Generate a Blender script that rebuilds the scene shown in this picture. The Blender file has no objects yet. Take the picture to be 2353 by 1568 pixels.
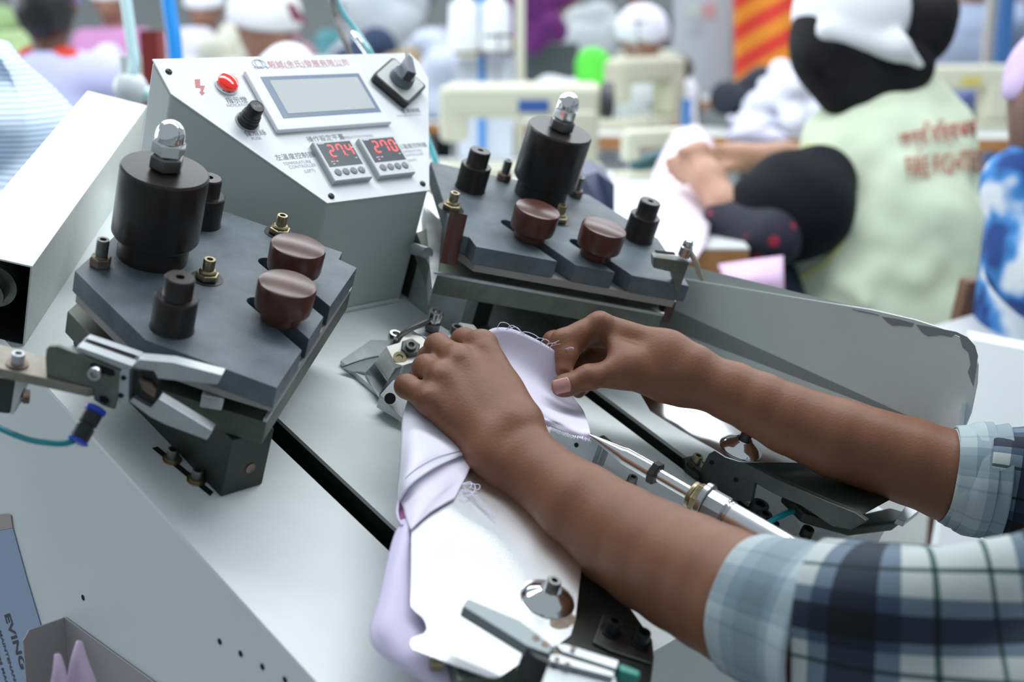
import bpy, bmesh, math, random
import numpy as np
from mathutils import Vector, Matrix, Quaternion
from mathutils.bvhtree import BVHTree
random.seed(7)
S = bpy.context.scene
COL = S.collection
# ---------------------------------------------------------------- camera
PITCH = math.atan(.25); CAMH = 1.25; FPX = 2936.0; CX, CY = 1176.5, 784.0
cd = bpy.data.cameras.new('camera'); cam = bpy.data.objects.new('camera', cd); COL.objects.link(cam)
cam.location = (0, 0, CAMH); cam.rotation_euler = (math.pi/2 - PITCH, 0, 0)
cd.sensor_width = 36; cd.lens = FPX/2353*36; cd.clip_start = .02; cd.clip_end = 60
cd.dof.use_dof = True; cd.dof.focus_distance = 1.13; cd.dof.aperture_fstop = 3.6
S.camera = cam
# ---------------------------------------------------------------- world, lamps, exposure
w = bpy.data.worlds.new('world'); S.world = w; w.use_nodes = True
w.node_tree.nodes['Background'].inputs[0].default_value = (.80, .91, 1.0, 1)
w.node_tree.nodes['Background'].inputs[1].default_value = .42
def area(name, loc, size, power, target=None, col=(.93, .97, 1.0)):
    l = bpy.data.lights.new(name, 'AREA'); l.shape = 'RECTANGLE'; l.size, l.size_y = size; l.energy = power; l.color = col
    o = bpy.data.objects.new(name, l); COL.objects.link(o); o.location = loc
    if target is not None:
        o.rotation_euler = (Vector(target) - Vector(loc)).to_track_quat('-Z', 'Y').to_euler()
    return o
area('ceiling_lamp_row', (.2, 1.6, 2.9), (3.4, .5), 58)
area('ceiling_lamp_row', (.2, 3.6, 2.9), (5.0, .6), 92)
area('ceiling_lamp_row', (.2, 6.2, 2.9), (7.0, .6), 120)
area('ceiling_lamp_row', (.2, 9.2, 2.9), (9.0, .6), 140)
area('window_daylight', (-4.2, 4.0, 1.9), (5.0, 1.6), 95, (0, 3.2, 1.0), (.86, .94, 1.0))
S.view_settings.view_transform = 'Standard'; S.view_settings.look = 'None'
S.view_settings.exposure = .0; S.view_settings.gamma = 1; S.view_settings.use_curve_mapping = False
# ---------------------------------------------------------------- frames
CW = Matrix(((1, 0, 0), (0, -math.sin(PITCH), math.cos(PITCH)), (0, -math.cos(PITCH), -math.sin(PITCH))))  # columns: right, down, forward
CO = Vector((0, 0, CAMH))
def c2w(v): return CW @ Vector(v) + CO
Lc = Vector((2874, -734, 2936)).normalized(); Bc = Vector((-3713, -2800, 2936)); Bc = (Bc - Lc*Bc.dot(Lc)).normalized(); Nc = Lc.cross(Bc)
Oc = Vector((-.03017992, .10493932, 1.15827758))
Lw, Bw, Nw = CW @ Lc, CW @ Bc, CW @ Nc
MW = Matrix.Translation(c2w(Oc)) @ Matrix((Lw, Bw, Nw)).transposed().to_4x4()      # the machine's own frame, tilted to its operator
MI = MW.inverted()
ID = Matrix.Identity(4)
def ray(px, py): return Vector(((px-CX)/FPX, (py-CY)/FPX, 1.0))
def P(px, py, d): return c2w(ray(px, py)*d)                       # world point at a depth
def Pm(px, py, d): return MI @ P(px, py, d)                       # the same in machine coordinates
def Mz(px, py, h=0.0): return Mpl(px, py, (0, 0, h), (0, 0, 1))   # machine point on the plane z=h
def Mpl(px, py, P0, n):
    n = Vector(n); o = MI @ CO; r = MI.to_3x3() @ (CW @ ray(px, py))
    return o + r*((Vector(P0)-o).dot(n)/r.dot(n))
def Wz(px, py, z):                                                # world point on a level plane
    r = CW @ ray(px, py); return CO + r*((z-CAMH)/r.z)
# ---------------------------------------------------------------- materials
def mat(name, col, rough=.5, metal=0.0, bump=0.0, bscale=200.0, var=0.0, vscale=20.0, spec=.5, sss=0.0, emit=None, coat=0.0, aniso=None):
    m = bpy.data.materials.new(name); m.use_nodes = True; nt = m.node_tree; b = nt.nodes['Principled BSDF']
    b.inputs['Base Color'].default_value = (*col, 1); b.inputs['Roughness'].default_value = rough
    b.inputs['Metallic'].default_value = metal; b.inputs['Specular IOR Level'].default_value = spec
    if coat: b.inputs['Coat Weight'].default_value = coat
    if sss:
        b.inputs['Subsurface Weight'].default_value = sss; b.inputs['Subsurface Radius'].default_value = (.012, .005, .003); b.inputs['Subsurface Scale'].default_value = 1.0
    if emit: b.inputs['Emission Color'].default_value = (*emit[0], 1); b.inputs['Emission Strength'].default_value = emit[1]
    tc = nt.nodes.new('ShaderNodeTexCoord')
    if var:
        n = nt.nodes.new('ShaderNodeTexNoise'); n.inputs['Scale'].default_value = vscale; n.inputs['Detail'].default_value = 6; n.inputs['Roughness'].default_value = .65
        nt.links.new(tc.outputs['Object'], n.inputs['Vector'])
        r = nt.nodes.new('ShaderNodeValToRGB'); r.color_ramp.elements[0].position = .3; r.color_ramp.elements[1].position = .72
        r.color_ramp.elements[0].color = tuple(max(0, c*(1-var)) for c in col)+(1,); r.color_ramp.elements[1].color = tuple(min(1, c*(1+var)) for c in col)+(1,)
        nt.links.new(n.outputs['Fac'], r.inputs['Fac']); nt.links.new(r.outputs['Color'], b.inputs['Base Color'])
    if bump:
        n2 = nt.nodes.new('ShaderNodeTexNoise'); n2.inputs['Scale'].default_value = bscale; n2.inputs['Detail'].default_value = 3
        nt.links.new(tc.outputs['Object'], n2.inputs['Vector'])
        bp = nt.nodes.new('ShaderNodeBump'); bp.inputs['Strength'].default_value = bump; bp.inputs['Distance'].default_value = .0006
        nt.links.new(n2.outputs['Fac'], bp.inputs['Height']); nt.links.new(bp.outputs['Normal'], b.inputs['Normal'])
    return m
K = {}
def M(key, *a, **k):
    if key not in K: K[key] = mat(key, *a, **k)
    return K[key]
M('white_paint', (.76, .82, .815), .42, bump=.35, bscale=900, var=.05, vscale=9)
M('smooth_white', (.74, .78, .78), .4, var=.03, vscale=14)
M('panel_white', (.77, .81, .84), .33)
M('slate', (.092, .122, .142), .5, bump=.25, bscale=500, var=.35, vscale=26)
M('bakelite', (.024, .019, .018), .33, spec=.38, bump=.1, var=.3, vscale=30)
M('red_bakelite', (.075, .026, .020), .3, bump=.08, bscale=300, var=.35, vscale=45)
M('olive', (.150, .172, .145), .45, metal=.35, bump=.2, var=.35, vscale=30)
M('olive_dark', (.030, .038, .032), .45, metal=.3, var=.3, vscale=25)
M('steel', (.52, .54, .55), .22, metal=1, var=.12, vscale=40)
M('alu', (.50, .54, .56), .34, metal=.8, var=.08, vscale=60)
M('brushed', (.5, .53, .53), .42, metal=.8, var=.25, vscale=25)
M('chrome', (.82, .84, .85), .08, metal=1)
M('polished', (.82, .84, .86), .27, metal=1, var=.05, vscale=12)
M('dark_nut', (.20, .20, .19), .38, metal=.9, var=.3, vscale=90)
M('brass_nut', (.34, .29, .18), .35, metal=.9, var=.35, vscale=120)
M('rusty', (.20, .15, .12), .55, metal=.5, var=.5, vscale=120)
M('black', (.012, .013, .014), .4)
M('void', (.003, .003, .003), .9)
M('grey_plastic', (.13, .15, .18), .35)
M('red_brown', (.10, .045, .032), .5, var=.3, vscale=60)
M('teal_hose', (.0, .26, .31), .25)
M('blue_plastic', (.0, .05, .50), .3)
M('skin', (.205, .088, .048), .50, bump=.5, bscale=420, var=.16, vscale=16, spec=.34, sss=.12)
M('skin_light', (.52, .29, .20), .5, var=.08)
M('skin_dark', (.13, .06, .045), .45, var=.1)
M('nail', (.52, .28, .25), .3)
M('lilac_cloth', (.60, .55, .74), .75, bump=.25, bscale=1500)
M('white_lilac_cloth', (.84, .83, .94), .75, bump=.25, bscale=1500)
M('pink_cloth', (.66, .43, .62), .75, bump=.25, bscale=1500)
M('magenta_cloth', (.50, .20, .42), .75)
M('thread', (.80, .77, .92), .8)
# ---------------------------------------------------------------- mesh helpers
def box(bm, c, s, R=None):
    mt = Matrix.Translation(Vector(c)) @ (R.to_4x4() if R is not None else ID) @ Matrix.Diagonal((s[0], s[1], s[2], 1))
    bmesh.ops.create_cube(bm, size=1, matrix=mt)
def bx(bm, x0, x1, y0, y1, z0, z1): box(bm, ((x0+x1)/2, (y0+y1)/2, (z0+z1)/2), (abs(x1-x0), abs(y1-y0), abs(z1-z0)))
def basis(ax):
    ax = Vector(ax).normalized(); t = Vector((1, 0, 0)) if abs(ax.x) < .8 else Vector((0, 1, 0))
    u = ax.cross(t).normalized(); return u, ax.cross(u), ax
def lathe(bm, p, ax, prof, n=36, rot=0.0, close=True):
    p = Vector(p); u, v, a = basis(ax); rings = []
    for r, z in prof:
        if r <= 1e-6: rings.append([bm.verts.new(p+a*z)])
        else: rings.append([bm.verts.new(p+a*z+u*(r*math.cos(rot+2*math.pi*k/n))+v*(r*math.sin(rot+2*math.pi*k/n))) for k in range(n)])
    for A, B in zip(rings, rings[1:]):
        for k in range(n):
            a0, a1 = A[k % len(A)], A[(k+1) % n % len(A)]; b0, b1 = B[k % len(B)], B[(k+1) % n % len(B)]
            q = []
            for x in (a0, a1, b1, b0):
                if x not in q: q.append(x)
            if len(q) > 2: bm.faces.new(q)
    if close:
        if len(rings[0]) > 1: bm.faces.new(rings[0][::-1])
        if len(rings[-1]) > 1: bm.faces.new(rings[-1])
def cyl(bm, p0, p1, r0, r1=None, n=28):
    p0, p1 = Vector(p0), Vector(p1); lathe(bm, p0, p1-p0, [(r0, 0), (r0 if r1 is None else r1, (p1-p0).length)], n)
def prism(bm, poly, z0, z1):
    n = len(poly); a = [bm.verts.new((x, y, z0)) for x, y in poly]; b = [bm.verts.new((x, y, z1)) for x, y in poly]
    bm.faces.new(a[::-1]); bm.faces.new(b)
    for i in range(n): bm.faces.new((a[i], a[(i+1) % n], b[(i+1) % n], b[i]))
def slab(bm, pts, off):
    """a plate: its outline as 3D points and a thickness vector"""
    off = Vector(off); n = len(pts); a = [bm.verts.new(Vector(p)) for p in pts]; b = [bm.verts.new(Vector(p)+off) for p in pts]
    bm.faces.new(a[::-1]); bm.faces.new(b)
    for i in range(n): bm.faces.new((a[i], a[(i+1) % n], b[(i+1) % n], b[i]))
def spline(pts, m=6):
    pts = [Vector(p) for p in pts]
    if len(pts) < 3: return pts
    q = [pts[0]*2-pts[1]]+pts+[pts[-1]*2-pts[-2]]; out = []
    for i in range(1, len(q)-2):
        for k in range(m):
            t = k/m; a, b, c, d = q[i-1:i+3]
            out.append(.5*((2*b)+(c-a)*t+(2*a-5*b+4*c-d)*t*t+(3*b-a-3*c+d)*t**3))
    out.append(pts[-1]); return out
def tube(bm, pts, r, n=10, m=6, flat=1.0):
    pts = spline(pts, m); L = len(pts); rr = r if callable(r) else (lambda t: r); prev = None; rings = []
    for i, p in enumerate(pts):
        t = (pts[min(i+1, L-1)]-pts[max(i-1, 0)]).normalized()
        if prev is None: u = basis(t)[0]
        else: u = (prev - t*prev.dot(t)).normalized()
        prev = u; v = t.cross(u); ra = rr(i/(L-1))
        rings.append([bm.verts.new(p+u*(ra*math.cos(2*math.pi*k/n))+v*(ra*flat*math.sin(2*math.pi*k/n))) for k in range(n)])
    for A, B in zip(rings, rings[1:]):
        for k in range(n): bm.faces.new((A[k], A[(k+1) % n], B[(k+1) % n], B[k]))
    bm.faces.new(rings[0][::-1]); bm.faces.new(rings[-1])
def sphere(bm, c, r, sc=(1, 1, 1), R=None, u=24, v=14):
    bmesh.ops.create_uvsphere(bm, u_segments=u, v_segments=v, radius=r, matrix=Matrix.Translation(Vector(c)) @ (R.to_4x4() if R is not None else ID) @ Matrix.Diagonal((*sc, 1)))
def hexn(bm, p, ax, r, h, rot=0.0, ch=.12):
    lathe(bm, p, ax, [(r*(1-ch), 0), (r, h*ch), (r, h*(1-ch)), (r*(1-ch), h)], 6, rot)
def socket_head(bm, p, ax, r, h):
    lathe(bm, p, ax, [(r, 0), (r, h*.9), (r*.92, h), (r*.55, h), (r*.5, h*.45), (0, h*.4)], 20)
BOLD = [0.0]
def text2d(s, size, align='LEFT'):
    c = bpy.data.curves.new('t', 'FONT'); c.body = s; c.size = size; c.align_x = align; c.resolution_u = 3; c.offset = BOLD[0]*size
    o = bpy.data.objects.new('t', c); COL.objects.link(o)
    dg = bpy.context.evaluated_depsgraph_get(); ev = o.evaluated_get(dg); me = ev.to_mesh()
    V = [(v.co.x, v.co.y) for v in me.vertices]; F = [tuple(p.vertices) for p in me.polygons]
    ev.to_mesh_clear(); bpy.data.objects.remove(o); bpy.data.curves.remove(c)
    return V, F
def put_text(bm, s, size, o, u, v, align='LEFT', lift=0.0, xs=1.0, fn=None):
    V, F = text2d(s, size, align); o, u, v = Vector(o), Vector(u), Vector(v); n = u.cross(v).normalized()
    vs = []
    for x, y in V:
        p = o+u*(x*xs)+v*y+n*lift
        vs.append(bm.verts.new(fn(p) if fn else p))
    for f in F:
        try: bm.faces.new([vs[i] for i in f])
        except ValueError: pass
# ---------------------------------------------------------------- things and parts
class T:
    """a thing: an Empty at its base (frame F, point loc in F); parts are meshes given in F's coordinates"""
    def __init__(s, name, label, cat, loc=(0, 0, 0), F=ID, group=None, kind=None):
        s.F = F; s.loc = Vector(loc); s.o = bpy.data.objects.new(name, None); COL.objects.link(s.o); s.o.empty_display_size = .02
        s.o.matrix_world = F @ Matrix.Translation(s.loc); tag(s.o, label, cat, group, kind)
    def part(s, name, bm, m, parent=None, bevel=0.0, ang=35, solid=0.0, sub=0, segs=2, label=None, smooth=True, kind=None):
        o = mesh_obj(name, bm, m, s.loc, bevel, ang, solid, sub, segs, smooth)
        o.parent = parent or s.o
        if label: o['label'] = label
        if kind: o['kind'] = kind
        return o
def tag(o, label=None, cat=None, group=None, kind=None):
    if label: o['label'] = label
    if cat: o['category'] = cat
    if group: o['group'] = group
    if kind: o['kind'] = kind
    return o
def mesh_obj(name, bm, m, loc=(0, 0, 0), bevel=0.0, ang=35, solid=0.0, sub=0, segs=2, smooth=True):
    bmesh.ops.recalc_face_normals(bm, faces=bm.faces)
    me = bpy.data.meshes.new(name); bm.to_mesh(me); bm.free()
    me.transform(Matrix.Translation(-Vector(loc)))
    for mm in (m if isinstance(m, (list, tuple)) else [m]): me.materials.append(mm)
    if smooth:
        me.shade_smooth(); me.set_sharp_from_angle(angle=math.radians(ang))
    o = bpy.data.objects.new(name, me); COL.objects.link(o)
    if solid:
        md = o.modifiers.new('s', 'SOLIDIFY'); md.thickness = solid; md.offset = 0
    if sub:
        md = o.modifiers.new('u', 'SUBSURF'); md.levels = sub; md.render_levels = sub
    if bevel:
        md = o.modifiers.new('b', 'BEVEL'); md.width = bevel; md.segments = segs; md.limit_method = 'ANGLE'; md.angle_limit = math.radians(ang); md.harden_normals = True
    return o
def single(name, label, cat, bm, m, loc, F=ID, group=None, kind=None, **k):
    o = mesh_obj(name, bm, m, loc, **k); o.matrix_world = F @ Matrix.Translation(Vector(loc)); return tag(o, label, cat, group, kind)
def nb(): return bmesh.new()
# ---------------------------------------------------------------- organic surfaces: a blended distance field, meshed by surface nets
def field(prims, res, k=.01, pad=.02):
    """prims: ('c',a,b,ra,rb[,k]) round cone, ('e',c,radii,R[,k]) ellipsoid, ('-e',c,radii,R,k) carve, ('cut',p,n) half space kept where n.(x-p)<0"""
    lo = np.array([1e9]*3); hi = -lo
    for p in prims:
        if p[0] == 'c':
            for q, r in ((p[1], p[3]), (p[2], p[4])):
                q = np.array(q, float); lo = np.minimum(lo, q-r-pad); hi = np.maximum(hi, q+r+pad)
        elif p[0] == 'e':
            q = np.array(p[1], float); r = max(p[2]); lo = np.minimum(lo, q-r-pad); hi = np.maximum(hi, q+r+pad)
    n = np.ceil((hi-lo)/res).astype(int)+2
    V = np.full(n, .05, np.float32)
    ax = [lo[i]+np.arange(n[i])*res for i in range(3)]
    def region(a, b, m):
        s = []
        for i in range(3):
            i0 = max(0, int((a[i]-m-lo[i])/res)); i1 = min(n[i], int((b[i]+m-lo[i])/res)+2); s.append(slice(i0, i1))
        X, Y, Z = np.meshgrid(*[ax[i][s[i]].astype(np.float32) for i in range(3)], indexing='ij'); return tuple(s), X, Y, Z
    for p in prims:
        if p[0] == 'c':
            a, b = np.array(p[1], float), np.array(p[2], float); ra, rb = p[3], p[4]; kk = p[5] if len(p) > 5 else k
            r = max(ra, rb); s, X, Y, Z = region(np.minimum(a, b)-r, np.maximum(a, b)+r, kk+3*res)
            d = b-a; L = max(d.dot(d), 1e-12)
            t = np.clip(((X-a[0])*d[0]+(Y-a[1])*d[1]+(Z-a[2])*d[2])/L, 0, 1)
            D = np.sqrt((X-a[0]-t*d[0])**2+(Y-a[1]-t*d[1])**2+(Z-a[2]-t*d[2])**2)-(ra+(rb-ra)*t)
        elif p[0] in ('e', '-e'):
            c = np.array(p[1], float); rr = np.array(p[2], float); R = p[3]; kk = p[4] if len(p) > 4 else k
            r = rr.max(); s, X, Y, Z = region(c-r, c+r, kk+3*res)
            X, Y, Z = X-c[0], Y-c[1], Z-c[2]
            if R is not None:
                R = np.array(R, float).T; X, Y, Z = (R[0, 0]*X+R[0, 1]*Y+R[0, 2]*Z, R[1, 0]*X+R[1, 1]*Y+R[1, 2]*Z, R[2, 0]*X+R[2, 1]*Y+R[2, 2]*Z)
            q = np.sqrt((X/rr[0])**2+(Y/rr[1])**2+(Z/rr[2])**2); g = np.sqrt((X/rr[0]**2)**2+(Y/rr[1]**2)**2+(Z/rr[2]**2)**2)+1e-9
            D = q*(q-1)/g
        else:
            X, Y, Z = np.meshgrid(*[q.astype(np.float32) for q in ax], indexing='ij'); nn = np.array(p[2], float); nn /= np.linalg.norm(nn)
            V = np.maximum(V, ((X-p[1][0])*nn[0]+(Y-p[1][1])*nn[1]+(Z-p[1][2])*nn[2]).astype(np.float32)); continue
        v = V[s]
        if p[0] == '-e':
            h = np.maximum(kk-np.abs(v+D), 0)/kk; V[s] = np.maximum(v, -D)+h*h*kk/4
        else:
            h = np.maximum(kk-np.abs(v-D), 0)/kk; V[s] = np.minimum(v, D)-h*h*kk/4
    return V, lo
def nets(V, lo, res):
    S_ = V < 0; n = V.shape; c = [x-1 for x in n]
    cor = [(i, j, k) for i in (0, 1) for j in (0, 1) for k in (0, 1)]
    def sl(A, i, j, k): return A[i:i+c[0], j:j+c[1], k:k+c[2]]
    cnt = sum(sl(S_, *q).astype(np.int8) for q in cor); act = (cnt > 0) & (cnt < 8); idx = np.full(c, -1, np.int64); I = np.argwhere(act); idx[act] = np.arange(len(I))
    vals = {q: V[I[:, 0]+q[0], I[:, 1]+q[1], I[:, 2]+q[2]] for q in cor}
    acc = np.zeros((len(I), 3)); num = np.zeros(len(I))
    for q in cor:
        for d in range(3):
            if q[d] == 0:
                q2 = list(q); q2[d] = 1; a, b = vals[q], vals[tuple(q2)]; m = (a < 0) != (b < 0)
                t = np.where(m, a/np.where(m, a-b, 1), 0); pt = np.tile(np.array(q, float), (len(I), 1)); pt[:, d] = t
                acc += pt*m[:, None]; num += m
    P_ = (I+acc/num[:, None])*res+lo
    F = []
    for d in range(3):
        A = S_.take(range(n[d]-1), d); B_ = S_.take(range(1, n[d]), d); E_ = np.argwhere(A != B_)
        e1, e2 = [x for x in range(3) if x != d]
        E_ = E_[(E_[:, e1] > 0) & (E_[:, e2] > 0) & (E_[:, e1] < n[e1]-1) & (E_[:, e2] < n[e2]-1)]
        def cell(o1, o2):
            q = E_.copy(); q[:, e1] -= o1; q[:, e2] -= o2; return idx[q[:, 0], q[:, 1], q[:, 2]]
        Q = np.stack([cell(0, 0), cell(1, 0), cell(1, 1), cell(0, 1)], 1)
        flip = S_[E_[:, 0], E_[:, 1], E_[:, 2]]
        if d == 1: flip = ~flip
        Q[~flip] = Q[~flip][:, ::-1]; F.append(Q)
    F = np.concatenate(F); F = F[(F >= 0).all(1)]
    return P_, F
def blob_mesh(fields, name, m, loc=(0, 0, 0), smooth_it=0):
    """fields: list of (prims,res,k); joins them in one mesh"""
    Vs, Fs, o = [], [], 0
    for prims, res, k in fields:
        V, lo = field(prims, res, k); p, f = nets(V, lo, res); Vs.append(p); Fs.append(f+o); o += len(p)
    Vs = np.concatenate(Vs)-np.array(loc); Fs = np.concatenate(Fs)
    me = bpy.data.meshes.new(name); me.vertices.add(len(Vs)); me.vertices.foreach_set('co', Vs.ravel())
    me.loops.add(len(Fs)*4); me.loops.foreach_set('vertex_index', Fs.ravel()); me.polygons.add(len(Fs))
    me.polygons.foreach_set('loop_start', np.arange(0, len(Fs)*4, 4)); me.update(); me.validate(); me.shade_smooth()
    for mm in (m if isinstance(m, (list, tuple)) else [m]): me.materials.append(mm)
    ob = bpy.data.objects.new(name, me); COL.objects.link(ob)
    if smooth_it:
        md = ob.modifiers.new('s', 'SMOOTH'); md.factor = .5; md.iterations = smooth_it
    return ob
def blob(t, name, prims, res, k, m, parent=None, smooth_it=2, label=None):
    o = blob_mesh([(prims, res, k)], name, m, t.loc, smooth_it); o.parent = parent or t.o
    if label: o['label'] = label
    return o
def sheet(grid, m=5):
    """grid of 3D points -> smooth bmesh surface"""
    rows = [spline(r, m) for r in grid]; cols = [spline([r[j] for r in rows], m) for j in range(len(rows[0]))]
    bm = nb(); V = [[bm.verts.new(p) for p in c] for c in cols]
    uv = bm.loops.layers.uv.new('uv'); ni, nj = len(V), len(V[0])
    for i in range(ni-1):
        for j in range(nj-1):
            f = bm.faces.new((V[i][j], V[i+1][j], V[i+1][j+1], V[i][j+1]))
            for l, (a, b) in zip(f.loops, ((i, j), (i+1, j), (i+1, j+1), (i, j+1))): l[uv].uv = (a/(ni-1), b/(nj-1))
    return bm
# ================================================================ the setting
def struct(name, bm, m, loc=(0, 0, 0), **k): return single(name, None, None, bm, m, loc, kind='structure', **k)
b = nb(); bx(b, -9, 12, -2, 18, -.05, 0); struct('floor', b, mat('floor_concrete', (.30, .32, .31), .45, var=.15, vscale=2))
b = nb(); bx(b, -9, 12, 16, 16.2, 0, 3.6); struct('wall_back', b, mat('wall_paint', (.62, .66, .66), .8, var=.05, vscale=2))
# ================================================================ machine table
XL, XR, YF, YB = -.2955, .3425, -.2525, .54
t = T('machine_table', 'pale grey painted machine table with two long black slots, tilted towards the operator', 'machine', (0, 0, -.4), MW)
b = nb()
S1, S2 = (-.161, -.1375), (.184, .206)
for x0, x1 in ((XL, S1[0]), (S1[1], S2[0]), (S2[1], XR)): bx(b, x0, x1, YF, YB, -.004, 0)
for s in (S1, S2): bx(b, s[0], s[1], .33, YB, -.004, 0); bx(b, s[0], s[1], YF, -.235, -.004, 0)
t.part('tabletop', b, K['white_paint'], smooth=False)
side_m = mat('side_white', (.68, .74, .75), .45, bump=.12, bscale=700, var=.05, vscale=6)
b = nb(); bx(b, XL, XL+.002, YF, YB, -.62, -.0041)
t.part('side_panel', b, side_m, smooth=False)
b = nb(); bx(b, XR-.002, XR, YF, YB, -.62, -.0041); t.part('side_panel', b, side_m, smooth=False)
b = nb(); bx(b, XL+.0021, XR-.0021, YF, YF+.002, -.62, -.0041); t.part('front_panel', b, side_m, smooth=False)
b = nb(); bx(b, XL+.004, XR-.004, YF+.004, YB-.01, -.075, -.06); t.part('slot_dark_plate', b, K['void'], smooth=False)  # black plate set below the slots to paint their unlit depth
b = nb()
for s in (S1, S2):
    bx(b, s[0]-.001, s[0], -.235, .33, -.03, -.0041); bx(b, s[1], s[1]+.001, -.235, .33, -.03, -.0041)
t.part('slot_lining', b, K['olive_dark'], smooth=False)
for p in ((191, 1374), (505, 1475), (553, 1503), (603, 1533), (655, 1563)):
    q = Mpl(*p, (XL, 0, 0), (1, 0, 0)); b = nb(); lathe(b, (XL-.0001, q.y, q.z), (-1, 0, 0), [(.0026, 0), (.0026, .0002), (0, .0002)], 18)
    t.part('screw_hole', b, K['void'])
# long adjusting slots with two socket bolts
def adj_bolt(x, y, z=0):
    b = nb(); lathe(b, (x, y, z), (0, 0, 1), [(.0078, 0), (.0078, .0012), (.0055, .0012)], 24); lathe(b, (x, y, z+.0012), (0, 0, 1), [(.0062, 0), (.0062, .002)], 20)
    o = t.part('washer', b, K['brass_nut'])
    b = nb(); socket_head(b, (x, y, z+.003), (0, 0, 1), .0047, .008); t.part('socket_bolt', b, K['dark_nut'])
b = nb(); prism(b, [(-.2605, .124), (-.2555, .124), (-.2465, .055), (-.2515, .052)], .0001, .0006); t.part('adjusting_slot', b, K['black'])
adj_bolt(-.2538, .1045); adj_bolt(-.2505, .0735)
b = nb(); prism(b, [(.094, -.066), (.099, -.066), (.108, -.098), (.103, -.098)], .0001, .0006); t.part('adjusting_slot', b, K['black'])
adj_bolt(.1085, -.0955)
# ---- the guard plate on the far side
t = T('side_guard', 'tall pale guard plate with paint chipped off its rounded corner, behind the far arm', 'guard panel', (XR, 0, 0), MW)
G0 = (XR-.003, 0, 0)
gp = [(1500, 629), (1560, 640), (1700, 663), (1850, 688), (2000, 712), (2100, 735), (2170, 757), (2210, 778), (2234, 806), (2246, 838), (2244, 880), (2230, 950), (2205, 1010), (2190, 1060)]
pts = [Mpl(*p, G0, (1, 0, 0)) for p in gp]
pts = [Vector((G0[0], .42, pts[0].z-.13))]+pts+[Vector((G0[0], -.19, .001)), Vector((G0[0], .42, .001))]
b = nb(); slab(b, pts, (.003, 0, 0)); t.part('plate', b, mat('guard_paint', (.55, .60, .585), .45, bump=.15, bscale=600, var=.04, vscale=8), smooth=False)
for pl in ([(450, 597), (500, 650), (540, 675), (610, 672), (690, 683), (715, 655), (600, 622)],
           [(730, 662), (780, 730), (830, 760), (940, 750), (1020, 765), (1050, 745), (1088, 762), (1112, 850), (1160, 892), (1178, 990), (1155, 1050), (1175, 1110), (1200, 1170), (1222, 1020), (1238, 920), (1213, 835), (1150, 765), (1060, 722), (900, 690)],
           [(200, 536), (260, 555), (430, 590), (420, 582), (300, 553)]):
    b = nb(); slab(b, [Mpl(1900+x*.2807, 560+y*.2807, G0, (1, 0, 0)) for x, y in pl], (-.0004, 0, 0)); t.part('bare_metal_patch', b, M('bare_grey', (.22, .25, .27), .5, metal=.3), smooth=False, label='dark grey bare metal where the paint has flaked')
b = nb(); slab(b, [Mpl(*p, G0, (1, 0, 0))+Vector((-.012, 0, 0)) for p in ((2160, 985), (2196, 938), (2222, 925), (2212, 1000), (2190, 1060))], (.0118, 0, 0)); t.part('corner_gusset', b, K['smooth_white'], smooth=False)
# ================================================================ control console
PV, PN = Vector((0, .897, .442)).normalized(), Vector((0, -.442, .897)).normalized(); PO = Vector((0, .2532, .1306)); PU = Vector((1, 0, 0))
def pp(x, tt, h=0.0): return PO+PU*x+PV*tt+PN*h
def pxp(px, py): q = Mpl(px, py, PO, PN); return q.x, (q-PO).dot(PV)
t = T('control_console', 'white sheet metal control console with a screen, dials and two red digit displays', 'control panel', (.047, .34, 0), MW)
out = [(-.0152, 0), (.1165, 0), (.2085, .145), (.2085, .168), (.2035, .1815), (-.119, .1815), (-.119, .139)]
b = nb()
plan = [(x, tt) for x, tt in out[:4]]+[(.2085, .1815), (-.119, .1815), (-.119, .139)]
lo = [b.verts.new((pp(x, tt).x, pp(x, tt).y, .0005)) for x, tt in plan]; hi = [b.verts.new(pp(x, tt, -.0005)) for x, tt in plan]
n = len(plan); b.faces.new(lo[::-1]); b.faces.new(hi)
for i in range(n): b.faces.new((lo[i], lo[(i+1) % n], hi[(i+1) % n], hi[i]))
t.part('housing', b, mat('console_paint', (.50, .56, .54), .45, bump=.12, bscale=800, var=.04, vscale=10), bevel=.003, ang=20)
b = nb(); bx(b, -.01, .112, .2495, .2525, .001, .004); t.part('base_lip', b, K['smooth_white'], smooth=False)
b = nb(); slab(b, [pp(x-.0006 if x < .04 else x+.0006, tt-(.0008 if tt == 0 else 0), .0002) for x, tt in out], PN*.0016)
face = t.part('face_plate', b, K['panel_white'], bevel=.0006)
H0 = .0019
def on(name, fn, m, parent=None, **k):
    b = nb(); fn(b); return t.part(name, b, m, parent, **k)
def pbox(b, x0, x1, t0, t1, h0, h1):
    slab(b, [pp(x0, t0, h0), pp(x1, t0, h0), pp(x1, t1, h0), pp(x0, t1, h0)], PN*(h1-h0))
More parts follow.
